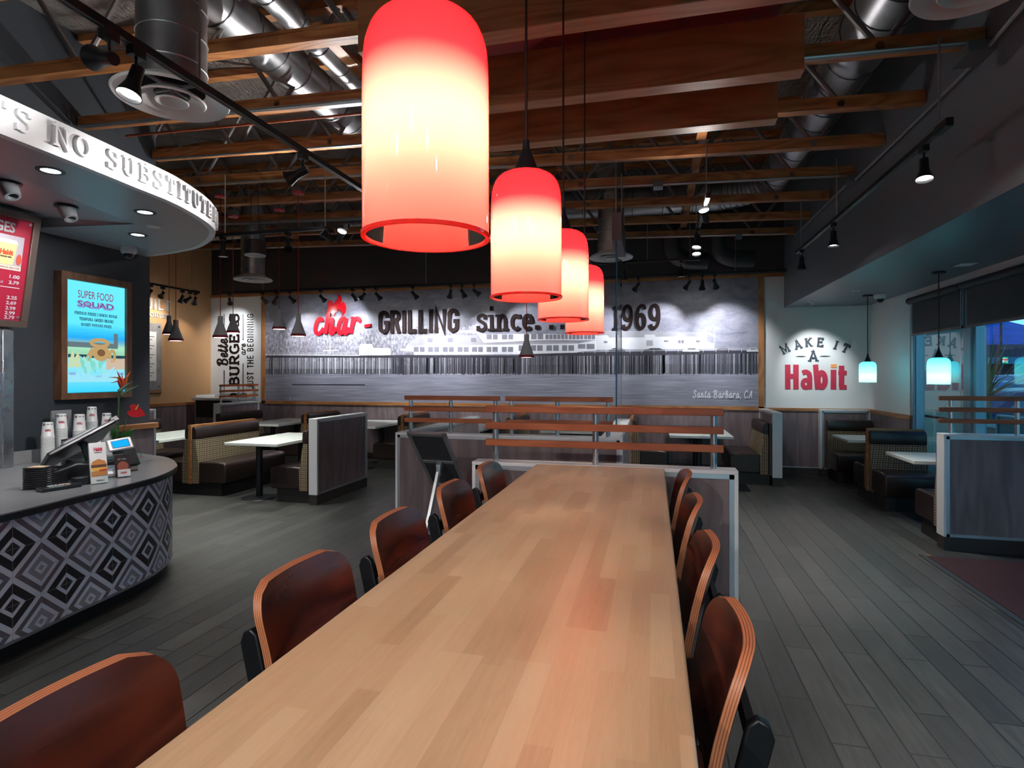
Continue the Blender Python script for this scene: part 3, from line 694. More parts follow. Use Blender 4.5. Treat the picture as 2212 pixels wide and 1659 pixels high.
# ------------------------------------------------------------------ upholstered booth benches (local: along y, faces +x)
def rcush(x0, x1, z0, z1, r=.055):
    return [(x0, z0), (x1-.02, z0), (x1, z0+.03)]+[(x1-r+r*cos(a), z1-.01-r+r*sin(a)) for a in (0, .4, .8, 1.2, pi/2)]+[(x1-r-.12, z1), (x0, z1-.008)]
def bench(label, loc, rz, L, double, group='brown and plaid booth benches'):
    r = thing('booth_bench', loc, label, 'bench', group, rz=rz, absl=False)
    hl = L/2
    sides = (1, -1) if double else (1,)
    if double:
        part('wood_divider', MB().box(-.024, .024, -hl-.012, hl, .15, .935), OAK_Y, r, bevel=.003)
    else:
        part('back_board', MB().box(-.02, .012, -hl, hl, .15, .90), BASE, r)
    for s in sides:
        fl = lambda prof: [(s*x, z) for x, z in prof]
        part('plaid_back', MB().extr(fl([(.022, .15), (.135, .15), (.135, .40), (.082, .745), (.022, .745)]), -hl, hl), PLAID, r, bevel=.008)
        part('headroll', MB().extr(fl([(.022, .742), (.086, .742), (.094, .78), (.092, .87), (.075, .902), (.05, .912), (.022, .905)]), -hl, hl), LEATHER, r, bevel=.012, segs=3)
        part('seat_cushion', MB().extr(fl(rcush(.125, .555, .17, .455)), -hl, hl), LEATHER, r, bevel=.022, segs=3)
        part('plinth', MB().extr(fl([(.0, 0), (.47, 0), (.47, .172), (.0, .172)]), -hl+.03, hl-.03), KICK, r)
    return r
bench('plaid double booth bench with oak divider nearest the order counter', (-6.02, 7.06, 0), 0, 1.27, True)
bench('plaid booth bench facing left against the front left partition', (-4.17, 6.94, 0), pi, 1.22, False)
bench('plaid booth bench at the far left edge beside the order counter wall', (-7.70, 6.94, 0), 0, 1.22, False)
bench('plaid booth bench below the slat railing near the waste station', (-7.71, 9.42, 0), 0, 1.16, False)
bench('plaid double booth bench against the mural, first from the left', (-6.0, 9.52, 0), 0, 1.02, True)
bench('plaid double booth bench against the mural, second from the left', (-4.14, 9.52, 0), 0, 1.02, True)
bench('plaid double booth bench against the mural, behind the middle partition', (-2.24, 9.52, 0), 0, 1.02, True)
bench('plaid double booth bench against the mural, right of the glass divider', (-.34, 9.52, 0), 0, 1.02, True)
bench('plaid booth bench facing left against the partition right of the mural', (1.64, 9.50, 0), pi, 1.04, False)
bench('plaid booth bench against the back wall under the teal lamp', (2.93, 9.905, 0), -pi/2, .62, False)
bench('plaid double booth bench with oak divider by the first window', (2.93, 8.10, 0), -pi/2, .62, True)
bench('dark booth bench hidden behind the partition with railing by the mat', (2.93, 6.215, 0), pi/2, .62, False)

# ------------------------------------------------------------------ booth tables (local)
def booth_table(label, loc, w, l, peds):
    r = thing('booth_table', loc, label, 'table', 'white booth tables')
    x, y = loc[0], loc[1]
    part('tabletop', MB().box(x-w/2, x+w/2, y-l/2, y+l/2, .712, .750), TABLEW, r, bevel=.005)
    for px, py in peds:
        part('pedestal', MB().tube([(x+px, y+py, .02), (x+px, y+py, .69)], .042, 16).box(x+px-.16, x+px+.16, y+py-.16, y+py+.16, .69, .713), BLACKM, r, smooth=True)
        part('foot', MB().lathe([(.001, .028), (.05, .028), (.20, .012), (.21, 0), (.001, 0)], (x+px, y+py, 0), 24), BLACKM, r, smooth=True)
    return r
booth_table('white booth table in the front left booth beside the white ended partition', (-4.91, 6.86, 0), .77, 1.32, ((-.1,-.36),(-.0,.40)))
booth_table('white booth table at the far left behind the order counter', (-6.72, 6.86, 0), .84, 1.32, ((0,-.36),(0,.40)))
booth_table('white booth table in the back left booth', (-6.70, 9.36, 0), .80, 1.36, ((0,-.3),(0,.40)))
booth_table('white booth table at the mural behind the front left partition', (-4.90, 9.36, 0), .86, 1.36, ((0,-.3),(0,.4)))
booth_table('white booth table at the mural seen past the middle partition', (-3.05, 9.36, 0), .86, 1.36, ((0,-.3),(0,.4)))
booth_table('white booth table at the mural behind the middle partition', (-1.27, 9.36, 0), .86, 1.36, ((0,-.3),(0,.4)))
booth_table('white booth table at the mural right of the glass divider', (.65, 9.24, 0), .86, 1.54, ((0,-.3),(0,.4)))
booth_table('white booth table under the small teal pendant lamp', (2.865, 8.78, 0), .75, .70, ((.0,0),))
booth_table('white booth table near the partition with railing by the mat', (2.895, 6.88, 0), .75, .72, ((.10,0),))
# ------------------------------------------------------------------ order counter
CT = .845; TILE_Y, TILE_Z = 2.416, .627
cur = catmull([(-3.30,.2,0),(-3.37,1.2,0),(-3.44,2.36,0),(-3.50,2.83,0),(-3.54,3.2,0),(-3.625,3.585,0),(-3.86,3.98,0),(-4.27,4.33,0),(-4.62,4.48,0),(-5.0,4.58,0),(-5.26,4.60,0)], 8)
def offs(c, d):
    out = []
    for i, p in enumerate(c):
        a = c[max(i-1,0)]; b = c[min(i+1,len(c)-1)]; t = (b-a).normalized(); out.append(Vector((p.x-t.y*d, p.y+t.x*d, 0)))
    return out
ctr = thing('order_counter', (-4.2, 2.6, 0), 'curved order counter with grey quartz top and diamond patterned tile front', 'counter')
back = [(-5.26, .2)]
def capoly(c): return [(p.x, p.y) for p in c]+back
part('countertop', MB().prism(capoly(offs(cur, .003)), CT-.007, CT), [QUARTZ], ctr)
part('countertop_edge', MB().prism(capoly(cur), CT-.045, CT-.007), [plain('dark_counter_edge', (.022,.024,.028), .3)], ctr)
tl = offs(cur, .035)
mb = MB(); s = 0; S = []
for i, p in enumerate(tl):
    if i: s += (p-tl[i-1]).length
    S.append(s)
n = len(tl)
mb.add([(p.x, p.y, .115) for p in tl]+[(p.x, p.y, CT-.038) for p in tl], [(i, i+1, n+i+1, n+i) for i in range(n-1)])
TILE_U = -next(S[i] for i in range(n) if tl[i].y >= TILE_Y); TILE_V = -TILE_Z
tf = part('tile_front', mb, TILE, ctr, smooth=True)
uv = tf.data.uv_layers.new(name='uv')
for p in tf.data.polygons:
    for li, vi in zip(p.loop_indices, p.vertices): uv.data[li].uv = ((S[vi % n]+TILE_U)*.92, (.115 if vi < n else CT-.038)+TILE_V)
k1, k2 = offs(cur, .030), offs(cur, .050)
m2 = MB(); m2.add([(p.x,p.y,.100) for p in k1]+[(p.x,p.y,.118) for p in k1], [(i,i+1,n+i+1,n+i) for i in range(n-1)])
part('metal_trim', m2, TRIMM, ctr, smooth=True)
kk = offs(cur, .095)
part('toe_kick', MB().prism(capoly(kk), 0, .112), KICK, ctr)
part('carcass', MB().prism(capoly(offs(cur, .045)), .11, CT-.04), KICK, ctr)
solo('counter_backsplash', MB().box(-5.262, -5.24, 3.63, 4.3, CT+.001, CT+.11), QUARTZ, 'dark low backsplash behind the paper cups on the counter', 'backsplash')
# ------------------------------------------------------------------ soffit with raised lettering
SZ = 2.87
fc = catmull([(-3.22,.1,0),(-3.28,1.3,0),(-3.33,2.28,0),(-3.36,2.75,0),(-3.395,3.12,0),(-3.46,3.62,0),(-3.74,4.27,0),(-4.285,4.74,0),(-4.75,4.93,0),(-5.15,5.02,0),(-5.262,5.03,0)], 8)
sf = thing('curved_soffit', (-4.3, 3.0, SZ), 'curved white soffit with raised lettering hanging over the order counter', 'soffit')
n = len(fc); inn = offs(fc, .05)
mb = MB(); mb.add([(p.x,p.y,SZ) for p in fc]+[(p.x,p.y,SZ+.205) for p in fc]+[(p.x,p.y,SZ+.205) for p in inn]+[(p.x,p.y,SZ) for p in inn],
   [(i+a*n, i+1+a*n, i+1+((a+1)%4)*n, i+((a+1)%4)*n) for a in range(4) for i in range(n-1)])
part('fascia_band', mb, FASCIA, sf, smooth=True)
tip = (-4.23, 3.92); hinge = [(-4.05, 3.2), (-3.92, 2.6), (-3.75, 1.2), (-3.62, .1)]
poly = [(p.x, p.y) for p in inn]+[(-5.262, 3.80), tip]+hinge
mb = MB().prism(poly, SZ, SZ+.012)
mb.add([(tip[0],tip[1],SZ+.004)]+[(x,y,SZ+.004) for x, y in hinge]+[(-5.262,.1,SZ+.12),(-5.262,3.80,SZ+.10)], [(0,1,2,3,4,5,6)])
mb.add([(tip[0],tip[1],SZ),(-5.262,3.80,SZ),(-5.262,3.80,SZ+.10),(tip[0],tip[1],SZ+.005)], [(0,1,2,3)])
part('underside', mb, CEILW, sf)
arc = [0]
for i in range(1, n): arc.append(arc[-1]+(fc[i]-fc[i-1]).length)
def at_arc(s):
    for i in range(1, n):
        if arc[i] >= s:
            t = (s-arc[i-1])/(arc[i]-arc[i-1]); p = fc[i-1].lerp(fc[i], t); d = (fc[min(i+1,n-1)]-fc[max(i-2,0)]).normalized(); return p, d
    return fc[-1], (fc[-1]-fc[-2]).normalized()
def arc_of_y(y):
    return next(arc[i] for i in range(n) if fc[i].y >= y)
words = [("THERE'S", None), ('NO', None), ('SUBSTITUTE', None), ('FOR', None), ('QUALITY', None)]
lh = .125; pos = arc_of_y(2.325)
# letters advance along the band; the apostrophe-S starts the visible run
adv = .150; cursor = pos-.02
seq = [("'S", [(-.13, "'"), (0, 'S')]), ('NO', None), ('SUBSTITUTE', None), ('FOR', None)]
def put_word(w, s):
    b = MB()
    for ch in w:
        cw = SLAB[ch][0]*lh*.98; p, d = at_arc(s+cw/2)
        T = frame(Vector((p.x, p.y, SZ+.048))-d*cw/2, (d.x, d.y, 0), (0,0,1)); T.translation += Vector((d.y, -d.x, 0))*-.002
        glyph(b, SLAB, ch, .13, T, .024, .98, lh, .10); s += cw+.034
    part('lettering', b, FASCIA, sf); return s
s = put_word("'S", arc_of_y(2.22)); s = put_word('NO', s+.085); s = put_word('SUBSTITUTE', s+.085); s = put_word('FOR', s+.04)
# lamps in the soffit
def downlight(p, lab, pw=14):
    r = thing('recessed_downlight', (p[0],p[1],SZ), lab, 'light', 'recessed downlights in the counter soffit')
    part('trim_ring', MB().lathe([(.052,-.004),(.075,-.004),(.078,.002),(.052,.002)], (p[0],p[1],SZ), 28), BLACKM, r, smooth=True)
    part('lens', MB().lathe([(.001,-.002),(.053,-.002),(.053,.001),(.001,.001)], (p[0],p[1],SZ), 28), emis_soft, r)
    lamp('SPOT', 'downlight_lamp', (p[0],p[1],SZ-.03), pw, (.93,.97,1), r, .05, (p[0],p[1],0), 95, .6)
emis_soft = emis('downlight_lens', (1,.99,.96), 6.0)
z = SZ
downlight((-3.63, 2.77), 'round recessed downlight at the front of the counter soffit', 34)
downlight((-3.84, 3.65), 'round recessed downlight in the middle of the counter soffit', 34)
downlight((-4.52, 4.22), 'round recessed downlight near the dome camera under the soffit', 30)
def eyeball(p, lab):
    r = thing('eyeball_downlight', (p[0],p[1],SZ+.02), lab, 'light', 'eyeball lights in the counter soffit')
    part('ring', MB().lathe([(.045,.006),(.078,.006),(.078,.014),(.045,.014)], (p[0],p[1],SZ-.002), 24), BLACKM, r, smooth=True)
    R = Matrix.Rotation(math.radians(-30), 3, 'Y')
    part('eyeball', MB().lathe([(.03,-.10),(.045,-.10),(.055,-.03),(.055,.03),(.03,.03)], (p[0],p[1],SZ+.0), 20, R=R), GREYP, r, smooth=True)
    lamp('SPOT', 'eyeball_lamp', (p[0]-.09,p[1],SZ-.12), 14, (1,.93,.90), r, .03, (-5.15,p[1],2.4), 70, .8)
eyeball((-4.17, 2.90), 'eyeball downlight aimed at the red menu board, left one')
eyeball((-4.33, 3.42), 'eyeball downlight aimed at the red menu board, right one')
r = thing('smoke_sensor', (-4.16,3.80,SZ), 'small white disc sensor on the counter soffit', 'sensor')
part('disc', MB().lathe([(.001,-.008),(.05,-.006),(.055,.0),(.001,.0)], (-4.14,4.02,SZ), 20), WHITEP, r, smooth=True)
def dome_camera(p, lab, rr=.07):
    r = thing('dome_camera', p, lab, 'camera', 'ceiling dome cameras')
    part('housing', MB().lathe([(.001,0),(rr,0),(rr,-.045),(rr*.8,-.065),(.001,-.065)], p, 24), WHITEP, r, smooth=True)
    part('dome', MB().lathe([(rr*.68,-.064),(rr*.62,-.09),(rr*.4,-.108),(.001,-.115)], p, 24), BLACKP, r, smooth=True)
dome_camera((-5.06, 4.62, SZ), 'white dome camera under the counter soffit near the charcoal wall')
dome_camera((2.98, 8.75, 2.70), 'white dome camera under the grey soffit beside the windows')
# ------------------------------------------------------------------ menu board, digital screen, steel unit
r = thing('menu_board', (-5.05, 3.2, 2.0), 'red drink menu board in a brown metal frame at the left edge', 'menu board')
T = Matrix.Rotation(math.radians(-11), 4, 'Y'); Tm = Matrix.Translation((-5.13, 0, 2.0)) @ Matrix.Rotation(math.radians(10), 4, 'Y')
def onb(mb): return mb.xf(Tm)
BW0, BW1 = 2.55, 3.70
part('housing', onb(MB().box(-.10, .0, BW0, BW1, 0, .93)), plain('bronze_metal', (.12,.09,.08), .4, .6), r, bevel=.004)
fr = MB().box(0,.03,BW0,BW1,0,.055).box(0,.03,BW0,BW1,.875,.93).box(0,.03,BW0,BW0+.055,.055,.875).box(0,.03,BW1-.055,BW1,.055,.875)
part('frame', onb(fr), plain('bronze_frame', (.19,.145,.125), .38, .6), r, bevel=.004)
part('panel', onb(MB().box(.0,.012,BW0+.055,BW1-.055,.055,.875)), plain('menu_red', (.42,.014,.05), .4, 0, .02), r)
tx = MB(); TB = lambda y, z: Tm @ frame((.013, y, z), (0,1,0), (0,0,1))
sans(tx, 'BEVERAGES', TB(BW1-.62, .755), .44, .082, .002, .03)
for zz, a, b in ((.395,'',"1.00"),(.348,'340-990 Cal','2.79'),(.225,'','2.25'),(.182,'','2.69'),(.139,'','2.99'),(.100,'320 Cal','2.99'),(.064,'220 Cal','2.79')):
    q = MB(); sans(q, b, TB(BW1-.175, zz), .075, .028, .002, .02); part('price', q, WHITEINK, r)
    if a: q = MB(); sans(q, a, TB(BW1-.36, zz), .14, .022, .002); part('calories', q, WHITEINK, r)
part('rule', MB().box(.0125,.0135,BW1-.5,BW1-.09,.318,.324).xf(Tm), WHITEINK, r)
part('heading', tx, WHITEINK, r)
ph = MB().box(.0125,.0135,BW1-.34,BW1-.10,.46,.735)
pho = part('drink_photo', onb(ph), plain('photo_back', (.45,.42,.50), .5), r)
cup = MB(); Tc = TB(BW1-.22, .50)
cup.prism([(-.055,0),(.055,0),(.072,.17),(-.072,.17)], .001, .004, 0, Tc)
part('drink_print', cup, plain('photo_cup', (.75,.62,.30), .5), pho)
part('lid_print', MB().prism([(-.078,.17),(.078,.17),(.06,.20),(-.06,.20)], .001, .005, 0, Tc), plain('photo_lid', (.62,.66,.72), .4), pho)
l2 = MB(); sans(l2, 'Habit', TB(BW1-.268, .575), .095, .045, .006, .05); part('logo_print', l2, plain('photo_red', (.62,.07,.02), .5), pho)
l3 = MB(); sans(l3, 'BURGER GRILL', TB(BW1-.262, .555), .085, .012, .006, .02); part('caption_print', l3, INKB, pho)
l4 = MB(); l4.join(MB().box(.0136,.0145,BW1-.34,BW1-.10,.46,.495).xf(Tm)); part('banner_print', l4, plain('photo_banner', (.72,.66,.60), .5), pho)
l5 = MB(); sans(l5, 'PEACH GINGER NECTAR', TB(BW1-.33, .470), .22, .016, .003); part('banner_text', l5, plain('photo_brown', (.35,.12,.05), .5), pho)
FRU = plain('photo_fruit', (.60,.09,.05), .5)
for e_ in ((-.098,.10,.02,.05),(.096,.05,.02,.045)): part('fruit_print', MB().prism(ell(*e_,0,360,16)[:-1], .001, .0035, 0, Tc), FRU, pho)
for yy, zz in ((BW1-.075,.85),(BW1-.075,.08)):
    part('screw_cap', MB().lathe([(.001,.012),(.012,.010),(.014,0),(.001,0)], (0,0,0), 12, R=Matrix.Rotation(pi/2,3,'Y')).xf(TB(yy,zz) @ Matrix.Rotation(-pi/2,4,'Y')), STEELP, r)
r = thing('stainless_unit', (-5.1, 3.0, 0), 'stainless steel kitchen unit behind the order counter at the left edge', 'kitchen unit')
part('cabinet', MB().box(-5.27, -5.11, 2.2, 3.52, CT+.002, 1.98), STEELP, r, bevel=.01)
part('door_edge', MB().box(-5.27, -5.13, 3.53, 3.62, CT+.002, 1.98), STEELP, r, bevel=.008)
r = thing('digital_menu_screen', (-5.22, 4.47, 1.37), 'lit digital screen showing fried sides in a brown wooden frame', 'screen')
fy0, fy1, fz0, fz1 = 4.11, 4.84, 1.375, 2.565; x0, x1 = -5.349, -5.255
part('frame', MB().box(x0,x1,fy0,fy1,fz0,fz0+.058).box(x0,x1,fy0,fy1,fz1-.068,fz1).box(x0,x1,fy0,fy0+.055,fz0+.058,fz1-.068).box(x0,x1,fy1-.058,fy1,fz0+.058,fz1-.068), wood('frame_walnut', (.10,.045,.025), (.17,.08,.042), (.22,.11,.06), 'z'), r, bevel=.003)
part('bezel', MB().box(x0,-5.285,fy0+.055,fy1-.058,fz0+.058,fz1-.068), BLACKP, r)
def m_screen():
    m = NT('screen_picture'); tc = m.n('TexCoord'); sp = m.n('SeparateXYZ', Vector=tc.outputs['Object'])
    z = m.math('DIVIDE', m.math('SUBTRACT', sp.outputs[2], .06), 1.06)
    nz = m.n('TexNoise', Vector=m.coord('Object', (1, 2.5, 14)), Scale=3.0, Detail=4.0)
    zz = m.math('ADD', z, m.math('MULTIPLY', m.math('SUBTRACT', nz.outputs[0], .5), .03))
    c = m.ramp(zz, [(0,(.03,.62,.95)),(.14,(.18,.78,.95)),(.30,(.35,.78,.85)),(.345,(.30,.62,.42)),(.42,(.42,.80,.55)),(.47,(.16,.45,.62)),(.50,(.02,.42,.95)),(.57,(.05,.62,.98)),(.63,(.13,.83,1)),(1,(.16,.86,1))])
    e = m.n('Emission', Color=c, Strength=1.05); m.t.links.new(e.outputs[0], m.out.inputs[0]); return m.m
sy0, sy1, sz0, sz1 = 4.168, 4.778, 1.437, 2.494
scr = part('display', MB().box(-5.284,-5.282,sy0,sy1,sz0,sz1), m_screen(), r)
TS = lambda y, z: Tleft(y, z, -5.2819)
E_ = lambda n, c, s=1.0: emis('screen_'+n, c, s)
magenta = E_('magenta', (.30,.02,.13)); lilac = E_('lilac', (.22,.36,.72)); ink = E_('ink', (.02,.06,.13)); rin = E_('ring', (.55,.36,.15)); ring2 = E_('ring_dark', (.22,.11,.05)); fry = E_('fry', (.62,.72,.42)); bean = E_('bean', (.22,.70,.62)); bean2 = E_('bean_pale', (.36,.82,.76)); bask = E_('basket', (.35,.80,.95)); tabl = E_('dark_table', (.02,.07,.10)); frm = E_('picture_frame', (.14,.20,.22)); yam = E_('yam', (.65,.50,.38)); pale = E_('pale', (.50,.90,.95)); grn = E_('wall_green', (.36,.80,.52))
b = MB(); sans(b, 'SUPER FOOD', TS(4.284,2.338), .366, .072, .0004, .0); part('headline', b, magenta, scr)
b = MB(); sans(b, 'SALAD', TS(4.275,2.245), .385, .070, .0004, .05); part('headline_shadow', b, lilac, scr)
b = MB(); sans(b, 'SQUAD', TS(4.285,2.252), .365, .058, .0007, .0); part('headline_second', b, magenta, scr)
b = MB(); line(b, SLAB, 'FRENCH FRIES | ONION RINGS', TS(4.25,2.178), .44, .028, .16, .0004); line(b, SLAB, 'TEMPURA GREEN BEANS', TS(4.297,2.125), .352, .028, .16, .0004); line(b, SLAB, 'SWEET POTATO FRIES', TS(4.314,2.073), .315, .026, .16, .0004); part('menu_lines', b, ink, scr)
b = MB().box(-5.2819,-5.2815,sy0,sy1,1.77,1.80); part('table_print', b, tabl, scr)
b = MB().box(-5.2819,-5.2816,sy0,4.70,1.868,1.918).box(-5.2819,-5.2816,4.655,4.70,1.918,2.02); part('picture_frame_print', b, frm, scr)
def blob(pts, n=10): return [(v.x, v.y) for v in catmull([(a,b,0) for a,b in pts+pts[:1]], 4)][:-1]
b = MB(); Tq = TS(sy0, sz0)
for k in range(9):
    a = .02+.02*k; b.prism([(a-.02,.24+.004*k),(a,.235),(a+.035*(k%3),.40-.012*k),(a-.016+.035*(k%3),.405-.012*k)], .0002, .0006+.0001*k, 0, Tq)
part('fries_print', b, fry, scr)
b = MB()
for k in range(8): b.prism([(.40,.22+.012*k),(.61,.225+.014*k),(.61,.238+.014*k),(.41,.233+.013*k)], .0002, .0006+.0001*k, 0, Tq)
part('yam_fries_print', b, yam, scr)
b = MB(); ribbon(b, [(x+.335,y+.48) for x,y in ell(0,0,.085,.032,0,360,24)], .034, .0002, .0010); ribbon(b, [(x+.35,y+.385) for x,y in ell(0,0,.066,.058,0,360,24)], .046, .0002, .0012); ribbon(b, [(x+.47,y+.36) for x,y in ell(0,0,.026,.050,0,360,20)], .03, .0002, .0011); ribbon(b, [(.20,.30),(.27,.42)], .05, .0002, .0008)
bb = MB().join(b, 0, Tq); part('onion_rings_print', bb, rin, scr)
part('onion_hole_print', MB().prism([(x+.35,y+.385) for x,y in ell(0,0,.044,.036,0,360,20)][:-1], .0002, .0014, 0, Tq), ring2, scr)
b = MB()
for k in range(16):
    rnd = random.Random(k); x = .13+.26*rnd.random(); y = .20+.11*rnd.random(); a = rnd.uniform(-.9,.9); c, s_ = cos(a), sin(a)
    b.prism([(x+u*c-v*s_, y+u*s_+v*c) for u, v in ell(0,0,.015,.060,0,360,12)[:-1]], .0003, .0014+.00004*k, k % 2, Tq)
part('green_beans_print', b, [bean, bean2], scr)
b = MB().prism([(.10,.245),(.19,.10),(.40,.10),(.50,.255),(.40,.19),(.30,.165),(.20,.175)], .0002, .0024, 0, Tq).prism([(.0,.20),(.12,.19),(.19,.10),(.0,.10)], .0002, .0011, 0, Tq).prism([(.50,.22),(.61,.20),(.61,.10),(.40,.10)], .0002, .0011, 0, Tq)
part('baskets_print', b, bask, scr)
b = MB(); sans(b, 'Habit', TS(sy0+.025,sz0+.168), .07, .03, .003, .02, .3); sans(b, 'Habit', TS(sy0+.53,sz0+.168), .07, .03, .003, .02, .3); sans(b, 'HABIT', TS(sy0+.29,sz0+.145), .07, .018, .003); part('basket_print_text', b, lilac, scr)
# ------------------------------------------------------------------ things on the order counter
def cup_stack(label, x, y, n, tall, rr=.044, z=CT, logo=True):
    r = thing('paper_cup_stack', (x, y, z), label, 'cups', 'upside-down paper cups on the back counter')
    b = MB(); zz = z; pitch = .0115
    for i in range(n):
        b.lathe([(rr+.001, zz), (rr+.0035, zz+.002), (rr+.0035, zz+.005), (rr-.001, zz+.0075), (rr-.0015, zz+pitch)], (x, y, 0), 20); zz += pitch
    part('cup_rims', b, WHITEP, r, smooth=True)
    part('top_cup', MB().lathe([(rr, zz-.01), (rr+.0035, zz), (rr, zz+.006), (rr*.80, zz+tall), (rr*.76, zz+tall+.002), (rr*.74, zz+tall-.004), (.001, zz+tall-.004)], (x, y, 0), 24), WHITEP, r, smooth=True)
    d = Vector((0-x, 0-y, 0)).normalized(); ri = Vector((-d.y, d.x, 0))
    def pr(s, w, h, zc, m, nm, bold=.03):
        rad = rr-(rr*.2)*(zc-zz)/tall+.0014
        T = frame(Vector((x, y, zc))+d*rad+ri*w/2, (-ri.x,-ri.y,0), (0,0,-1)); T = T @ Matrix.Translation((0,-h,0)) if False else T
        q = MB(); sans(q, s, T, w, h, .0008, bold); part(nm, q, m, r)
    if logo:
        pr('Habit', .040, .020, zz+tall*.50, REDM, 'logo_print'); pr('BURGER GRILL', .036, .005, zz+tall*.55, INKB, 'logo_caption', .01)
    q = MB()
    for k in range(10):
        a = 2*pi*k/10; rad = rr*.80+.0045
        q.obox(Matrix.Translation((x+rad*cos(a), y+rad*sin(a), zz+tall*.88)) @ Matrix.Rotation(a, 4, 'Z'), .0005, .009, .004+.003*(k % 3))
    part('rim_print', q, GREYP, r)
cup_stack('tall stack of white paper cups at the left end of the cup row', -5.09, 3.86, 20, .118, .046)
cup_stack('second stack of white paper cups from the left on the back counter', -5.10, 3.985, 25, .125, .043)
cup_stack('stack of white cups with upside-down red logo facing front, middle of the row', -5.10, 4.15, 22, .145, .050)
cup_stack('tallest stack of white cups at the back of the cup row', -5.16, 4.32, 28, .135, .045)
cup_stack('shorter stack of white cups in front of the tallest cups', -4.98, 4.20, 10, .125, .046)
cup_stack('rightmost stack of white paper cups beside the potted flower', -5.06, 4.385, 24, .118, .043)
r = thing('wait_sign', (-5.2, 4.08, CT), 'small dark sign standing behind the paper cups', 'sign')
part('board', MB().box(-5.22,-5.205,3.98,4.16,CT,CT+.44), plain('sign_grey', (.22,.23,.25), .5), r)
q = MB(); sans(q, 'WA', Tleft(4.06, CT+.36, -5.204), .07, .035, .001, .04); part('sign_text', q, REDM, r)
# pagers / tray stacks
def tray_stack(label, x, y, n, a, w=.085, pitch=.0135, top=None, redtop=False):
    for i in range(n):
        z = CT+i*pitch
        rr = thing('table_pager', (x, y, z), (label if i == n-1 else 'black table pager lower in the stack: '+label.split(':')[0]) if False else label, 'pager', 'black pagers: '+label)
        R = Matrix.Translation((x,y,z+pitch*.45)) @ Matrix.Rotation(a, 4, 'Z')
        part('shell', MB().obox(R, w, w*.8, pitch*.40), BLACKP, rr, bevel=.003)
        if i == n-1 and top: part('face', MB().obox(Matrix.Translation((0,0,pitch*.42)) @ R, w*.72, w*.55, .0012), top, rr)
        else: part('light_strip', MB().obox(Matrix.Translation((0,0,pitch*.1)) @ R, w*1.003, w*.3, .0012), SILVERP, rr)
tray_stack('black pager in the stack left of the card keypad on the counter', -3.98, 2.96, 11, .35, .066, .0135, plain('cream_label', (.75,.55,.36), .4))
tray_stack('black pager in the shorter stack behind the printer', -4.10, 3.10, 9, .35, .055, .0135, plain('blue_label', (.10,.32,.52), .4))
tray_stack('dark pager in the tall stack in front of the paper cups', -4.72, 3.80, 13, .5, .075, .0175, plain('dark_red_label', (.12,.015,.02), .4))
# cash register terminal
r = thing('cash_register', (-4.1, 3.42, CT), 'black touchscreen cash register seen from behind with a lit blue customer display', 'register')
part('base', MB().obox(frame((-4.10,3.46,CT+.06),(.35,.94,0),(0,0,1)) @ Matrix.Identity(4), .16, .06, .12), BLACKP, r, bevel=.02, segs=3)
part('base_cover', MB().lathe([(.11,0),(.115,.02),(.10,.05),(.06,.075),(.001,.08)], (-3.98,3.47,CT), 28), GREYP, r, smooth=True)
part('silver_band', MB().lathe([(.118,.012),(.121,.03),(.108,.048),(.105,.03)], (-3.98,3.47,CT), 28), SILVERP, r, smooth=True)
part('neck', MB().bar((-4.12,3.46,CT+.05),(-4.16,3.42,CT+.26),.12,.05), BLACKP, r, bevel=.01)
Ts = frame((-4.17,3.38,CT+.27),(.20,.98,0.42),(-.5,-.25,.62))
rx = Vector((.18,.90,.44)).normalized(); up = Vector((-.75,.35,-.42)); up = (up-rx*up.dot(rx)).normalized()
Ts = frame((-4.15,3.36,CT+.235), rx, up)
part('screen', MB().obox(Ts, .245, .17, .018), BLACKP, r, bevel=.012, segs=3)
part('hinge_cover', MB().obox(Ts @ Matrix.Translation((.02,-.02,.03)), .13, .09, .018), GREYP, r, bevel=.012)
Td = frame((-3.98,3.60,CT+.235),(-.15,.97,-.08),(-.35,.0,.93))
Td = frame((-3.965,3.545,CT+.228),(.35,.93,.10),(-.45,.05,.88))
part('customer_display', MB().obox(Td, .085, .048, .012), SILVERP, r, bevel=.01)
part('display_bezel', MB().obox(Td @ Matrix.Translation((0,0,.0125)), .062, .032, .001), BLACKP, r)
part('lit_display', MB().obox(Td @ Matrix.Translation((0,0,.014)), .055, .026, .001), emis('blue_lcd', (.01,.42,.95), 1.1), r)
part('card_swipe', MB().obox(Ts @ Matrix.Translation((.27,-.03,.02)), .03, .09, .022), BLACKP, r, bevel=.006)
r = thing('receipt_printer', (-4.02, 3.15, CT), 'black receipt printer box between the pagers and the register', 'printer')
Tp = frame((-4.06,3.19,CT+.055),(.40,.92,0),(0,0,1))
part('body', MB().prism([(-.15,-.055),(.15,-.055),(.15,.062),(.06,.078),(-.02,.05),(-.15,.012)], -.07, .07, 0, Tp), BLACKP, r, bevel=.012, segs=3)
part('label', MB().obox(Tp @ Matrix.Translation((.05,-.046,.0715)), .045, .007, .0008), GREYP, r)
r = thing('card_terminal', (-3.85, 2.98, CT), 'black card payment keypad lying at the counter edge', 'card terminal')
Tk = frame((-3.83,2.98,CT+.014),(.22,.975,0),(-.975,.22,0))
part('body', MB().obox(Tk, .115, .045, .013), BLACKP, r, bevel=.006)
kb = MB(); cols = [plain('key_white',(.6,.6,.6),.5), plain('key_blue',(.05,.35,.6),.5), plain('key_red',(.55,.05,.05),.5), plain('key_yellow',(.6,.5,.1),.5)]
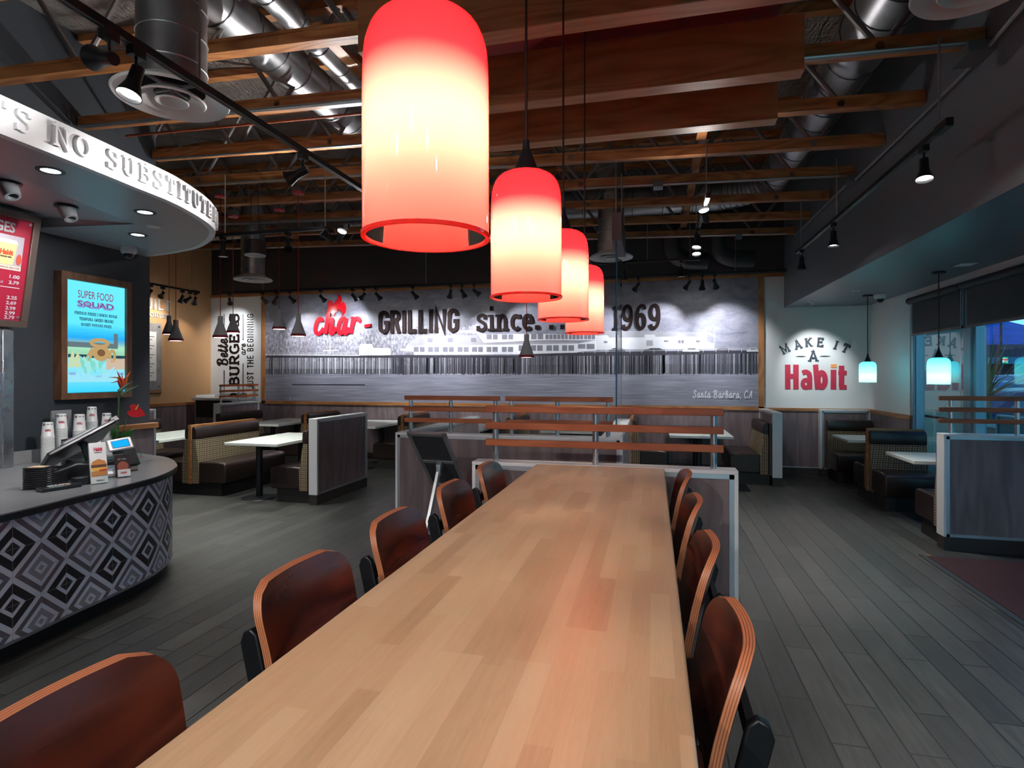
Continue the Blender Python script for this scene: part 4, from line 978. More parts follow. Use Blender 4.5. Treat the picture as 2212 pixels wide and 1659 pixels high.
for i in range(9):
    for j in range(3): kb.obox(Tk @ Matrix.Translation((-.06+.014*i, -.018+.016*j, .0145)), .0045, .0045, .0018, (i*7+j*3) % 4 if (i+j) % 3 == 0 else 0)
part('keys', kb, cols, r)
r = thing('small_black_box', (-3.82, 3.14, CT), 'small black box at the counter edge beside the brochure holder', 'box')
part('body', MB().obox(frame((-3.84,3.145,CT+.028),(.25,.97,0),(0,0,1)), .055, .028, .035), BLACKP, r, bevel=.006)
part('keys_bunch', MB().lathe([(.001,0),(.014,.003),(.001,.008)], (-3.79,3.06,CT), 8), STEELP, r)
# brochure holder, cards
def burger_print(root, T, w, h):
    cols = [('bun_print',(.55,.22,.06),[(0,.50),(.1,.62),(.5,.70),(.9,.62),(1,.50)]), ('patty_print',(.13,.05,.03),[(0,.40),(1,.40),(1,.50),(0,.50)]), ('cheese_print',(.75,.42,.06),[(0,.31),(.5,.24),(1,.31),(1,.40),(0,.40)]), ('tomato_print',(.62,.05,.04),[(.5,.26),(1,.28),(1,.34),(.5,.32)]), ('lower_bun_print',(.60,.25,.08),[(0,.10),(1,.10),(1,.27),(0,.27)])]
    for k, (nm, c, p) in enumerate(cols): part(nm, MB().prism([(x*w, y*h) for x, y in p], 0, .0006+.0002*k, 0, T), plain('photo_'+nm, c, .5), root)
r = thing('brochure_holder', (-3.72, 3.22, CT), 'tall clear holder with white takeaway menus showing a burger', 'brochure holder')
right = Vector((.42,.907,0)); upv = Vector((-.20,.09,.97)); upv = (upv-right*upv.dot(right)).normalized()
Tb = frame((-3.765,3.15,CT+.004), right, upv)
part('menus', MB().prism([(0,0),(.10,0),(.10,.285),(0,.285)], -.022, 0, 0, Tb), WHITEP, r, bevel=.002)
burger_print(r, Tb @ Matrix.Translation((.004,.03,.0005)), .092, .20)
q = MB(); sans(q, 'Habit', Tb @ Matrix.Translation((.026,.225,.0005)), .052, .028, .001, .05); part('logo_print', q, REDM, r)
q = MB(); sans(q, 'BURGER GRILL', Tb @ Matrix.Translation((.03,.212,.0005)), .044, .007, .001); sans(q, 'MENU', Tb @ Matrix.Translation((.03,.015,.0005)), .045, .010, .001); part('caption_print', q, INKB, r)
part('clear_pocket', MB().prism([(-.004,-.003),(.104,-.003),(.104,.09),(-.004,.09)], .002, .004, 0, Tb).obox(Tb @ Matrix.Translation((.05,-.001,-.06)), .054, .001, .065), CLEAR, r)
r = thing('card_holder', (-3.80, 3.46, CT), 'clear gift card holder with small white cards at the counter edge', 'card holder')
Tc2 = frame((-3.845,3.405,CT+.003), (.42,.907,0), upv)
part('poster', MB().prism([(0,.0),(.095,.0),(.095,.165),(0,.165)], -.004, 0, 0, Tc2), plain('dark_poster', (.06,.035,.035), .3), r)
part('print', MB().prism([(a*.036+.05, b*.036+.075) for a, b in ell(0,0,1,1.1,0,360,14)[:-1]], 0, .001, 0, Tc2), plain('poster_red', (.50,.11,.07), .5), r)
q = MB(); sans(q, 'GIFT CARDS', Tc2 @ Matrix.Translation((.02,.125,.0005)), .055, .012, .001); part('poster_text', q, WHITEINK, r)
part('cards', MB().prism([(.008,0),(.088,0),(.088,.052),(.008,.052)], .006, .026, 0, Tc2), WHITEP, r)
q = MB(); sans(q, 'Habit', Tc2 @ Matrix.Translation((.025,.02,.026)), .04, .018, .001, .03); part('card_logo', q, REDM, r)
part('clear_shell', MB().prism([(-.003,0),(.098,0),(.098,.17),(-.003,.17)], .0015, .003, 0, Tc2), CLEAR, r)
r = thing('card_reader', (-4.02, 3.70, CT), 'black tilted card reader behind the gift card holder', 'card reader')
part('stand', MB().bar((-4.0,3.70,CT),(-4.04,3.72,CT+.09),.05,.04), BLACKP, r)
part('body', MB().obox(frame((-4.03,3.70,CT+.11),(.3,.95,0),(-.5,.1,.85)), .045, .075, .014), BLACKP, r, bevel=.006)
r = thing('tip_cup', (-4.30, 3.99, CT), 'clear plastic tip cup at the far end of the counter', 'cup')
part('cup_wall', MB().lathe([(.040,.002),(.058,.115),(.061,.118),(.056,.115),(.038,.004),(.001,.004)], (-4.28,3.98,CT), 24), CLEAR, r, smooth=True)
q = MB(); sans(q, 'TIPS', frame((-4.228,3.965,CT+.055), (.5,.86,0), (0,0,1)), .03, .016, .001); part('print', q, REDM, r)
part('notes', MB().obox(frame((-4.28,3.985,CT+.05),(.4,.9,0),(.1,0,1)), .02, .035, .001).obox(frame((-4.285,3.975,CT+.045),(.9,-.4,.1),(0,.2,1)), .02, .03, .001), plain('banknote', (.32,.38,.30), .7), r)
# flower arrangement
r = thing('flower_arrangement', (-5.03, 4.48, CT), 'bird of paradise and red anthurium with big green leaves behind the register', 'flowers')
LEAF = plain('leaf_green', (.035,.13,.025), .4, 0, .3); STEM = plain('stem_green', (.04,.09,.03), .5)
part('vase', MB().lathe([(.05,0),(.06,.08),(.045,.16),(.05,.17),(.04,.165),(.001,.02)], (-5.03,4.48,CT), 20), BLACKP, r, smooth=True)
bx, by = -5.03, 4.48
part('stem', MB().tube([(bx,by,CT+.1),(bx,by,CT+.35),(bx+.005,by+.005,CT+.60)], .008, 8).tube([(bx,by,CT+.1),(bx+.03,by+.06,CT+.3),(bx+.05,by+.09,CT+.40)], .005, 8), STEM, r, smooth=True)
def leafm(p, tipp, wd, droop=.03, n=9):
    p = Vector(p); q = Vector(tipp); d = q-p; side = d.cross(Vector((1,.2,.1))).normalized(); m = MB(); vs = []
    for i in range(n+1):
        t = i/n; w = wd*(sin(pi*min(1,t*1.02)**.8)+.02); c = p+d*t-Vector((0,0,1))*droop*sin(pi*t)
        vs += [c-side*w, c+Vector((.008,0,0)), c+side*w]
    m.add(vs, [(3*i+k, 3*i+k+1, 3*i+k+4, 3*i+k+3) for i in range(n) for k in (0,1)]); return m
for k, (tp, w_) in enumerate((((bx+.05,by-.13,CT+.36),.055),((bx+.08,by-.10,CT+.25),.05),((bx+.06,by+.12,CT+.24),.05),((bx+.1,by+.02,CT+.22),.05))):
    part('leaf', leafm((bx,by,CT+.15), tp, w_), LEAF, r, smooth=True)
hd = (bx+.005, by+.005, CT+.60)
part('flower_spathe', MB().tube([hd,(bx+.02,by+.06,CT+.655),(bx+.03,by+.14,CT+.695)], [.020,.016,.002], 10).tube([(bx,by+.02,CT+.56),(bx+.02,by+.10,CT+.61),(bx+.03,by+.20,CT+.655)], [.018,.015,.002], 10), plain('spathe_green', (.08,.12,.07), .45, 0, .3), r, smooth=True)
OR = plain('petal_orange', (.75,.15,.02), .45); DR = plain('petal_red', (.30,.015,.02), .45)
for k in range(9):
    a = math.radians(55+k*12-30); ln = .13+.03*((k*5) % 3)
    yy = by+.02+.012*(k % 4); q = MB(); q.tube([(bx+.01,yy,CT+.63),(bx+.02,yy-.5*ln*cos(a)*.7,CT+.63+ln*.55),(bx+.02,yy-ln*cos(a),CT+.63+ln*sin(a)*.95)], [.010,.009,.001], 6)
    part('petal', q, OR if k % 2 else DR, r, smooth=True)
part('anthurium', MB().prism([(v[0], v[1]) for v in sm((0,-.09),(.05,-.03),(.065,.03),(.035,.065),(0,.045),(-.035,.065),(-.065,.03),(-.05,-.03),(0,-.09))][:-1], -.002, .002, 0, frame((bx+.09,by+.11,CT+.40),(.3,.8,.15),(-.3,-.15,.9)) @ Matrix.Rotation(.9,4,'Z')), plain('anthurium_red', (.50,.018,.025), .22), r)
part('spadix', MB().tube([(bx+.09,by+.11,CT+.42),(bx+.10,by+.135,CT+.47)], [.007,.004], 8), plain('spadix_yellow', (.65,.42,.08), .5), r, smooth=True)

# ------------------------------------------------------------------ sign stand seen from behind
r = thing('sign_stand', (-1.62, 4.12, 0), 'silver sign stand seen from behind, tilted, left of the long table', 'sign stand')
A, B, C, D_ = Vector((-1.80,4.0,1.173)), Vector((-1.493,4.0,1.168)), Vector((-1.80,4.50,.69)), Vector((-1.493,4.50,.685))
Tf = frame(A, B-A, A-C); wF = (B-A).length; lF = (A-C).length
def fb(x0, x1, y0, y1, z0, z1): 
    return MB().obox(Tf @ Matrix.Translation(((x0+x1)/2, -(y0+y1)/2, (z0+z1)/2)), (x1-x0)/2, (y1-y0)/2, (z1-z0)/2)
GM = plain('stand_aluminium', (.42,.43,.45), .4, .8)
fm = MB()
for b_ in ((0,wF,0,.028),(0,wF,lF-.028,lF),(0,.028,0,lF),(wF-.028,wF,0,lF),(0,wF,lF*.49,lF*.49+.03)): fm.join(fb(*b_,-.012,.012))
part('frame', fm, GM, r)
part('back_panel', fb(.02,wF-.02,.02,lF*.5,-.005,.005).join(fb(.02,wF-.02,lF*.5,lF-.02,-.005,.005)), plain('stand_back', (.035,.037,.045), .5), r)
hp = Tf @ Vector((wF*.55, -lF*.53, .03))
part('hinge', MB().obox(Tf @ Matrix.Translation((wF*.55,-lF*.53,.03)), .022, .03, .02).obox(Matrix.Translation(hp+Vector((0,-.02,-.03))), .018, .02, .045), GM, r, bevel=.006)
pp = catmull([hp+Vector((0,-.03,-.05)), (-1.655,4.10,.55), (-1.69,4.02,.25), (-1.69,4.05,.02)], 8)
po = MB()
for a_, b_ in zip(pp, pp[1:]): po.bar(a_, b_+(b_-a_)*.05, .045, .022, up=(1,0,0))
part('post', po, plain('stand_post', (.62,.63,.66), .35, .7), r)
part('base', MB().box(-1.84,-1.54,3.90,4.24,0,.014), GM, r, bevel=.004)
# ------------------------------------------------------------------ waste station
r = thing('waste_station', (-8.4, 9.72, 0), 'waste station with white top and dark openings in the back left corner', 'waste station')
part('cabinet', MB().box(-8.72,-7.89,9.45,10.045,.10,.78), LAMI, r)
part('opening', MB().box(-8.70,-7.91,9.47,10.045,.78,1.115), KICK, r)
part('trim', MB().box(-8.735,-8.715,9.44,10.045,.1,1.115).box(-7.90,-7.88,9.44,10.045,.1,1.115), TRIMM, r)
part('top', MB().box(-8.78,-7.87,9.40,10.045,1.115,1.165), WHITEP, r, bevel=.006)
part('tray_rail', MB().box(-8.74,-7.87,9.95,10.045,1.165,1.235).box(-8.76,-8.72,9.46,9.95,1.165,1.215), WHITEP, r, bevel=.01)
part('base', MB().box(-8.72,-7.89,9.48,10.045,0,.10), KICK, r)
for i, x in enumerate((-8.22, -7.93)):
    q = thing('tray_divider', (x, 9.7, 1.165), 'grey rounded tray divider on the waste station, '+('left' if i == 0 else 'right')+' one', 'divider')
    part('plate', MB().prism([(-.20,0),(.20,0),(.20,.05),(.16,.085),(-.16,.085),(-.20,.05)], -.012, .012, 0, frame((x if i == 0 else x-.06, 9.75, 1.166),(1,0,0),(0,0,1))), GREYP if i else SILVERP, q)
# door mat
r = thing('door_mat', (3.0, 4.9, 0), 'dark maroon door mat with black rubber edge on the right', 'mat')
part('carpet', MB().box(2.34, 3.25, 3.6, 5.79, .001, .011), MATC, r)
part('rubber_edge', MB().box(2.29,2.34,3.55,5.84,.001,.006).box(2.34,3.25,5.79,5.84,.001,.006), RUBBER, r)
part('corner_tab', MB().prism([(2.33,5.83),(2.39,5.83),(2.35,5.79)], .0062, .0075), OAK_X, r)
# ------------------------------------------------------------------ roof trusses
ZR, ZL = 3.715, 4.05
def zj(x): return ZR+(2.05-x)*.030
JY = [2.62, 3.46, 4.30, 5.12, 5.93, 6.76, 7.60, 8.47, 9.35]
ordj = ['nearest the camera', 'second nearest', 'third nearest', 'fourth from the camera', 'middle one, fifth from the camera', 'sixth from the camera', 'seventh from the camera', 'second from the mural wall', 'closest to the mural wall']
webm = MB().tube([(-.27,0,.02),(.27,0,.78)], .021, 8).mesh('web', [plain('web_tube_steel', (.20,.19,.19), .45, .7)], True)
boltm = MB().lathe([(.001,-.012),(.028,-.010),(.03,0),(.001,0)], (0,0,0), 10, R=Matrix.Rotation(pi/2,3,'X')).mesh('bolt', [plain('bolt_steel', (.22,.22,.23), .4, .9)], True)
rxl = -8.92
for k, y in enumerate(JY):
    r = thing('roof_truss', (0, y, zj(0)), 'open web roof truss with pine bottom chord, '+ordj[k], 'truss', 'open web roof trusses')
    slope = -.030
    def chord(z0, z1, x0=-8.92, x1=2.045, dy=.045):
        m = MB(); x0 = x0 if y > 5.2 else -5.25
        vs = [(x, yy, zj(x)+zz) for x in (x0, x1) for zz in (z0, z1) for yy in (y-dy, y+dy)]
        m.add(vs, [(0,1,3,2),(4,6,7,5),(0,4,5,1),(2,3,7,6),(0,2,6,4),(1,5,7,3)]); return m
    lo = chord(0, .062); up_ = chord(.076, .098); lo.join(up_); lo.join(chord(.06, .078, dy=.038))
    part('bottom_chord', lo, JOIST, r)
    part('top_chord', chord(.80, .88), JOIST, r)
    x = 1.75; i = 0
    while x > (-8.7 if y > 5.2 else -5.0):
        for sgn in (1, -1):
            o = bpy.data.objects.new('web', webm); COL.objects.link(o); o.parent = r
            o.location = (x-.28*(1-sgn), 0, zj(x)-zj(0)+.04); o.scale = (sgn, 1, 1)
        if i % 2 == 0:
            o = bpy.data.objects.new('bolt', boltm); COL.objects.link(o); o.parent = r; o.location = (x-.3, -.045, zj(x)-zj(0)+.05)
        x -= 1.14; i += 1
# blocking between trusses
for k, (x, y0, y1) in enumerate(((.45,3.5,9.3),(-2.25,3.5,7.55),(-6.4,6.8,9.3))):
    solo('blocking_board', MB().bar((x, y0, zj(x)+.16), (x, y1, zj(x)+.16), .09, .038), JOIST_Y, ('flat pine blocking board across the trusses right of the hanging glass', 'flat pine blocking board across the trusses near the round supply duct', 'flat pine blocking board across the trusses at the far left')[k], 'board', 'blocking boards')
# ------------------------------------------------------------------ big oak baffles over the table
def baffle(x0, x1, y, z0, h, lab):
    r = thing('oak_baffle', ((x0+x1)/2, y, z0), lab, 'ceiling panel', 'hanging oak ceiling baffles')
    part('panel', MB().box(x0, x1, y-.055, y+.055, z0+.006, z0+h), BAFFLE, r, bevel=.002)
    part('edge_strip', MB().box(x0, x1, y-.055, y+.055, z0, z0+.006), BAFFLE_EDGE, r)
baffle(-1.60, .86, 2.955, 3.40, .335, 'oak ceiling baffle nearest the camera above the table')
baffle(-1.60, .862, 3.745, 3.40, .335, 'middle oak ceiling baffle above the table, with free right end')
baffle(-1.60, .844, 4.405, 3.40, .32, 'farthest oak ceiling baffle above the table')
solo('red_ceiling_panel', MB().box(-1.5, .74, 1.5, 4.2, 3.80, 3.83), plain('deep_red_panel', (.26,.008,.008), .6), 'deep red panel above the oak baffles over the table', 'ceiling panel')
# ------------------------------------------------------------------ pendants
def pendant(name, x, y, zb, ztop, R, Hs, mat, cord, lab, grp, col, pw, r_top, zc_cap):
    r = thing(name, (x, y, zb), lab, 'lamp', grp)
    prof = [(R, 0), (R*.995, .02), (R*1.0, Hs*.5), (R*.985, Hs*.78), (R*.93, Hs*.88), (R*.80, Hs*.95), (R*.55, Hs*.99), (R*.22, Hs*1.0)]
    sh = MB()
    n = 48; vs = []
    pc = [(v.x, v.y) for v in catmull([(a, b, 0) for a, b in prof], 4)]
    for rr, zz in pc:
        for k in range(n): vs.append((rr*cos(2*pi*k/n), rr*sin(2*pi*k/n), zz))
    sh.add(vs, [(i*n+k, i*n+(k+1)%n, (i+1)*n+(k+1)%n, (i+1)*n+k) for i in range(len(pc)-1) for k in range(n)])
    sh.v = [(a+x, b+y, c+zb) for a, b, c in sh.v]
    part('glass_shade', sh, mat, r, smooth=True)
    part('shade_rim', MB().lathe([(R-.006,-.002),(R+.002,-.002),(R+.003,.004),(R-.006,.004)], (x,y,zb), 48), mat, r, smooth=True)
    part('cap', MB().lathe([(.045,0),(.040,.012),(.020,.05),(.012,.085),(.010,.11),(.001,.11)], (x,y,zb+Hs-.004), 20), BLACKM, r, smooth=True)
    part('cord', MB().tube([(x,y,zb+Hs+.1),(x,y,ztop)], cord, 8), CORDB, r, smooth=True)
    part('ceiling_canopy', MB().lathe([(.001,-.022),(.062,-.020),(.066,0),(.001,0)], (x,y,ztop), 20), BLACKM, r, smooth=True)
    bz = zb+Hs*.56
    part('bulb', MB().lathe([(.001,-.055),(.022,-.045),(.030,-.015),(.024,.02),(.014,.05),(.001,.05)], (x,y,bz), 16), BULB, r, smooth=True)
    lamp('POINT', 'pendant_bulb', (x, y, bz), pw, col, r, .032)
ordp = ['nearest the camera', 'second from the camera', 'third from the camera', 'farthest from the camera']
for k, (y, x) in enumerate(((.985,-.405),(1.82,-.402),(2.59,-.399),(3.44,-.401))):
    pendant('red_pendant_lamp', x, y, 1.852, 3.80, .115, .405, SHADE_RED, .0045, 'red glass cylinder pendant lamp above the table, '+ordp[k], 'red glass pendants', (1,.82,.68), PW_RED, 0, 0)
pendant('teal_pendant_lamp', 2.846, 8.80, 1.505, 2.70, .105, .285, SHADE_TEAL, .006, 'small teal glass pendant lamp by the white wall at the back', 'teal glass pendants', (.75,.97,1), PW_TEAL, 0, 0)
pendant('teal_pendant_lamp', 2.937, 7.0, 1.505, 2.70, .105, .285, SHADE_TEAL, .006, 'teal glass pendant lamp nearer the camera by the first window', 'teal glass pendants', (.75,.97,1), PW_TEAL, 0, 0)
def grey_pendant(u_x, y, zb, lab, D=.182):
    r = thing('grey_pendant_lamp', (u_x, y, zb), lab, 'lamp', 'grey bell pendants with red rings')
    c = (u_x, y, zb); k = D/.235
    part('bell', MB().lathe([(.112*k,.03*k),(.108*k,.04*k),(.06*k,.085*k),(.042*k,.12*k),(.040*k,.135*k),(.040*k,.345*k),(.036*k,.352*k),(.001,.352*k)], c, 28), GREYL, r, smooth=True)
    part('red_ring', MB().lathe([(.105*k,-.004*k),(.117*k,0),(.119*k,.028*k),(.11*k,.036*k),(.105*k,.03*k)], c, 32), REDG, r, smooth=True)
    part('diffuser', MB().lathe([(.001,0),(.104*k,0),(.104*k,.004),(.001,.004)], c, 24), emis_soft, r)
    zt = zj(u_x)
    part('cord', MB().tube([(u_x,y,zb+.35*k),(u_x,y,zt-.06)], .0045, 6), CORDR, r)
    part('canopy', MB().lathe([(.001,-.07),(.065,-.065),(.075,-.045),(.001,-.045)], (u_x,y,zt), 20), REDL if False else plain('canopy_red',(.42,.02,.03),.4), r, smooth=True)
    part('junction_box', MB().box(u_x-.055,u_x+.055,y-.055,y+.055,zt-.045,zt+.03), plain('junction_box_grey',(.16,.155,.15),.5,.4), r)
    lamp('SPOT', 'grey_pendant_bulb', (u_x, y, zb-.01), PW_GREY, (.95,1,.93), r, .06, (u_x, y, 0), 130, .5)
    return r
grey_pendant(-5.365, 6.217, 2.084, 'grey bell pendant with red ring hanging left of the Better lettering')
grey_pendant(-5.91, 7.10, 2.217, 'grey bell pendant with red ring in front of the BURGERS lettering')
grey_pendant(-5.0, 6.90, 2.237, 'grey bell pendant with red ring at the left end of the mural')
grey_pendant(-4.26, 6.25, 2.086, 'grey bell pendant with red ring hanging closest to the char lettering')
grey_pendant(-7.03, 7.10, 2.216, 'grey bell pendant with red ring in front of the BUILT lettering, higher one')
grey_pendant(-6.12, 6.29, 2.058, 'grey bell pendant with red ring on the tan wall, lower one')
grey_pendant(-1.46, 6.64, 1.814, 'grey bell pendant with red ring hanging over the middle partition')
# ------------------------------------------------------------------ air diffusers on vertical ducts
def diffuser(x, y, z, lab, ztop=4.5, k=1.0):
    r = thing('round_air_diffuser', (x, y, z), lab, 'air vent', 'round air diffusers on spiral ducts')
    d = MB(); R = .175*k
    d.tube([(x,y,z+.06),(x,y,ztop)], R, 32, cap=False)
    part('duct', d, GALV, r, smooth=True)
    zz = z+.15
    while zz < ztop-.1:
        s = MB().tube([(x+R*1.01*cos(a), y+R*1.01*sin(a), zz+.02*a/(2*pi)) for a in [2*pi*i/28 for i in range(29)]], .004, 6); zz += .165
        part('duct_seam', s, GALV, r, smooth=True)
    part('outer_cone', MB().lathe([(.178*k,.07),(.20*k,.055),(.27*k,.02),(.292*k,.0),(.285*k,-.012),(.26*k,-.004),(.20*k,.025),(.165*k,.05)], (x,y,z), 48), WHITEP, r, smooth=True)
    part('middle_cone', MB().lathe([(.10*k,.035),(.15*k,.005),(.172*k,-.015),(.165*k,-.022),(.14*k,-.008),(.09*k,.02)], (x,y,z), 40), WHITEP, r, smooth=True)
    part('inner_cone', MB().lathe([(.001,.012),(.05*k,.004),(.085*k,-.022),(.079*k,-.028),(.05*k,-.012),(.001,-.012)], (x,y,z), 32), WHITEP, r, smooth=True)
    part('bracket', MB().bar((x-.16*k,y,z+.05),(x+.16*k,y,z+.05),.02,.012).bar((x,y-.16*k,z+.05),(x,y+.16*k,z+.05),.02,.012).tube([(x,y,z+.06),(x,y,z-.0)], .012, 8), SILVERP, r)
diffuser(-2.613, 2.66, 3.15, 'large white round air diffuser above the order counter')
diffuser(-6.17, 7.855, 3.12, 'white round air diffuser hanging in front of the back wall at left')
diffuser(-.554, 7.782, 3.18, 'white round air diffuser behind the glass divider')
diffuser(1.62, 3.45, 3.62, 'white round air diffuser at the top right edge', ztop=4.05)
r = thing('ceiling_speaker', (-4.73, 6.06, 3.07), 'black drum ceiling speaker hanging on cables at left', 'speaker')
part('body', MB().lathe([(.12,0),(.125,.01),(.125,.165),(.115,.175),(.001,.175)], (-4.73,6.06,3.07), 28), plain('speaker_brown', (.03,.018,.016), .5), r, smooth=True)
part('grille_ring', MB().lathe([(.10,-.004),(.122,-.004),(.122,.006),(.10,.006)], (-4.73,6.06,3.07), 28), SILVERP, r, smooth=True)
part('grille', MB().lathe([(.001,-.001),(.10,-.001),(.10,.004),(.001,.004)], (-4.73,6.06,3.07), 24), GREYP, r)
part('cables', MB().tube([(-4.80,6.06,3.245),(-4.78,6.06,3.93)], .003, 5).tube([(-4.66,6.06,3.245),(-4.70,6.06,3.93)], .003, 5), BLACKM, r)
# ------------------------------------------------------------------ horizontal ducts
def duct(lab, pts, R, seam=.30):
    r = thing('spiral_duct', pts[0], lab, 'duct', 'spiral ducts under the roof')
    P = [Vector(p) for p in pts]
    part('pipe', MB().tube(P, R, 32), GALV, r, smooth=True)
    for a, b in zip(P, P[1:]):
        d = (b-a).length; q = (b-a).normalized(); e = q.cross(Vector((0,0,1))).normalized(); f = e.cross(q)
        m = max(1, int(d/seam))
        for i in range(m):
            c = a+q*(d*(i+.5)/m)
            s = MB().tube([c+(e*cos(t)+f*sin(t))*R*1.008+q*.10*R*2*(t/(2*pi)-.5) for t in [2*pi*j/24 for j in range(25)]], .006, 5)
            part('seam', s, SEAM, r, smooth=True)
duct('large spiral duct along the right soffit wall', catmull([(1.58,.6,4.2),(1.58,4,4.2),(1.55,7.7,4.2),(1.45,8.35,4.2),(1.05,8.72,4.2),(.4,8.78,4.2),(-3.6,8.8,4.23)], 6), .21)
duct('spiral duct running over the trusses at upper left', [(-3.0,1.4,4.22),(-3.0,5.4,4.22)], .17)
duct('thin spiral duct beside the blocking board at upper left', [(-2.6,2.95,4.25),(-2.6,4.9,4.25)], .09)
duct('spiral duct across the back of the ceiling at left', [(-8.6,9.0,4.25),(-3.9,9.0,4.25)], .15)
for i, x in enumerate((.28,.98)):
    solo('duct_elbow', MB().tube(catmull([(x,9.55,4.4),(x,9.55,3.72),(x+.06,9.6,3.54),(x+.25,9.7,3.46),(x+.55,9.75,3.45)], 6), .135, 20), plain('painted_duct', (.030,.028,.032), .5), ('dark painted duct elbow on the back wall above the mural, left one','dark painted duct elbow on the back wall above the mural, right one')[i], 'duct', 'duct elbows', smooth=True)
# ------------------------------------------------------------------ conduits and pipes
COND = plain('conduit_steel', (.42,.43,.45), .35, .9)
def pipe(lab, pts, rr=.012, mat=None, name='conduit'):
    solo(name, MB().tube(pts, rr, 8), mat or COND, lab, name, 'conduits and pipes under the roof', smooth=True, org=tuple(Vector(pts[0])))
for yj, a, b, lab in ((4.30,-5.2,2.0,'pair of conduits under the third truss'),(5.12,-5.2,-1.2,'conduit along the fourth truss at left'),(5.93,-8.9,-1.5,'conduit along the fifth truss at left'),(7.60,-8.9,-1.0,'conduit along the seventh truss'),(6.76,-.8,1.9,'conduit along the sixth truss at right'),(9.29,-8.9,1.9,'conduit under the truss closest to the mural wall')):
    pipe(lab, [(a, yj-.06, zj(a)-.015), (b, yj-.06, zj(b)-.015)])
pipe('second conduit under the third truss', [(-5.2, 4.205, zj(-5.2)-.02), (2.0, 4.205, zj(2.0)-.02)])
pipe('lower conduit of the pair along the seventh truss', [(-8.9, 7.5, zj(-8.9)-.05), (-1.0, 7.5, zj(-1)-.05)])
pipe('conduit running along the dark soffit wall at right', [(2.02,2.6,3.95),(2.02,3.4,3.78),(2.0,3.8,3.66),(2.02,4.3,3.63),(2.02,4.6,3.62),(2.02,6.6,3.62),(2.02,6.75,3.66),(2.02,9.2,3.66)], .014)
pipe('orange sprinkler pipe crossing the ceiling at left', [(-5.2,4.72,4.03),(-1.6,4.72,3.95)], .013, plain('sprinkler_orange', (.30,.075,.03), .5), 'sprinkler_pipe')
for i, (p, s_) in enumerate((((1.98,4.25,3.645),.11),((2.0,6.66,3.64),.07),((-2.6,5.03,3.83),.07),((-.30,4.28,3.75),.09),((.05,6.7,3.75),.07),((1.25,9.27,3.70),.06),((-2.95,9.27,3.82),.06))):
    solo('junction_box', MB().box(p[0]-s_*.75,p[0]+s_*.75,p[1]-s_,p[1]+s_,p[2]-.035,p[2]+.035), plain('box_steel',(.20,.20,.21),.45,.7) if i == 0 else bpy.data.materials['box_steel'], ('large junction box at the end of the third truss by the dark wall','junction box on the dark soffit wall conduit','junction box on the fourth truss above the left track','junction box above the glass divider','junction box on the sixth truss','junction box on the far truss at right','junction box on the far truss at left')[i], 'junction box', 'junction boxes', bevel=.004)
# ------------------------------------------------------------------ hanging glass divider
r = thing('glass_divider', (-.37, 6.6, 1.066), 'tall glass divider standing on the low partition with blue edge and wood clad clamp', 'glass divider')
part('glass_sheet', MB().box(-.374, -.364, 6.02, 6.88, 1.067, 3.06), CLEAR, r)
part('blue_edge', MB().box(-.374, -.364, 6.88, 6.888, 1.067, 3.06).box(-.3735,-.3645,6.014,6.02,1.067,3.06), GLASSEDGE, r)
part('edge_gasket', MB().box(-.381, -.375, 6.005, 6.02, 1.067, 3.06), BLACKM, r)
part('clamp', MB().box(-.418, -.32, 6.0, 6.90, 3.0, 3.28), LAMI, r, bevel=.003)
part('rod', MB().tube([(-.385,6.15,3.28),(-.385,6.15,3.85)], .008, 8), COND, r); part('rod', MB().tube([(-.345,6.5,3.28),(-.345,6.5,3.85)], .008, 8), COND, r)
# ------------------------------------------------------------------ track lighting
def track(lab, p0, p1, rods=()):
    p0 = Vector(p0); p1 = Vector(p1)
    r = thing('light_track', (p0+p1)/2, lab, 'light track', 'black lighting tracks')
    part('rail', MB().bar(p0, p1, .036, .034), BLACKM, r)
    d = (p1-p0).normalized(); s = d.cross(Vector((0,0,1)))
    part('conductor_strip', MB().bar(p0+s*.010-Vector((0,0,.0175)), p1+s*.010-Vector((0,0,.0175)), .004, .003).bar(p0-s*.010-Vector((0,0,.0175)), p1-s*.010-Vector((0,0,.0175)), .004, .003), GREYP, r)
    part('feed_box', MB().bar(p1-d*.13, p1+d*.02, .04, .05), BLACKM, r)
    for t, zt in rods:
        p = p0.lerp(p1, t); part('hanger_rod', MB().tube([p, (p.x, p.y, zt)], .006, 6), COND, r)
HB = {}
def head(label, p, aim, pw, on=True, angle=46, blend=.7, grp='black track spotlights', col=(1,.97,.93), size=1.0):
    """p: point on the track underside; aim: target point"""
    p = Vector(p); piv = p+Vector((0,0,-.115)); d = (Vector(aim)-piv).normalized()
    r = thing('track_spotlight', p, label, 'spotlight', grp)
    R = d.to_track_quat('-Z', 'Y').to_matrix()
    part('mount', MB().box(p.x-.019,p.x+.019,p.y-.034,p.y+.034,p.z-.04,p.z), BLACKM, r)
    part('stem', MB().tube([p+Vector((0,0,-.035)), piv], .007, 8), BLACKM, r)
    k = size
    part('lamp_head', MB().lathe([(.001,.035*k),(.026*k,.033*k),(.028*k,-.03*k),(.030*k,-.05*k),(.052*k,-.115*k),(.049*k,-.115*k),(.028*k,-.055*k),(.001,-.05*k)], piv, 20, R=R), BLACKM, r, smooth=True)
    if on:
        part('lens', MB().lathe([(.001,-.098*k),(.044*k,-.098*k),(.044*k,-.094*k),(.001,-.094*k)], piv, 16, R=R), LENS, r)
        lamp('SPOT', 'spot_beam', piv+d*.13*k, pw, col, r, .025, aim, angle, blend)
    return r
zt = 3.17; yt = 9.30
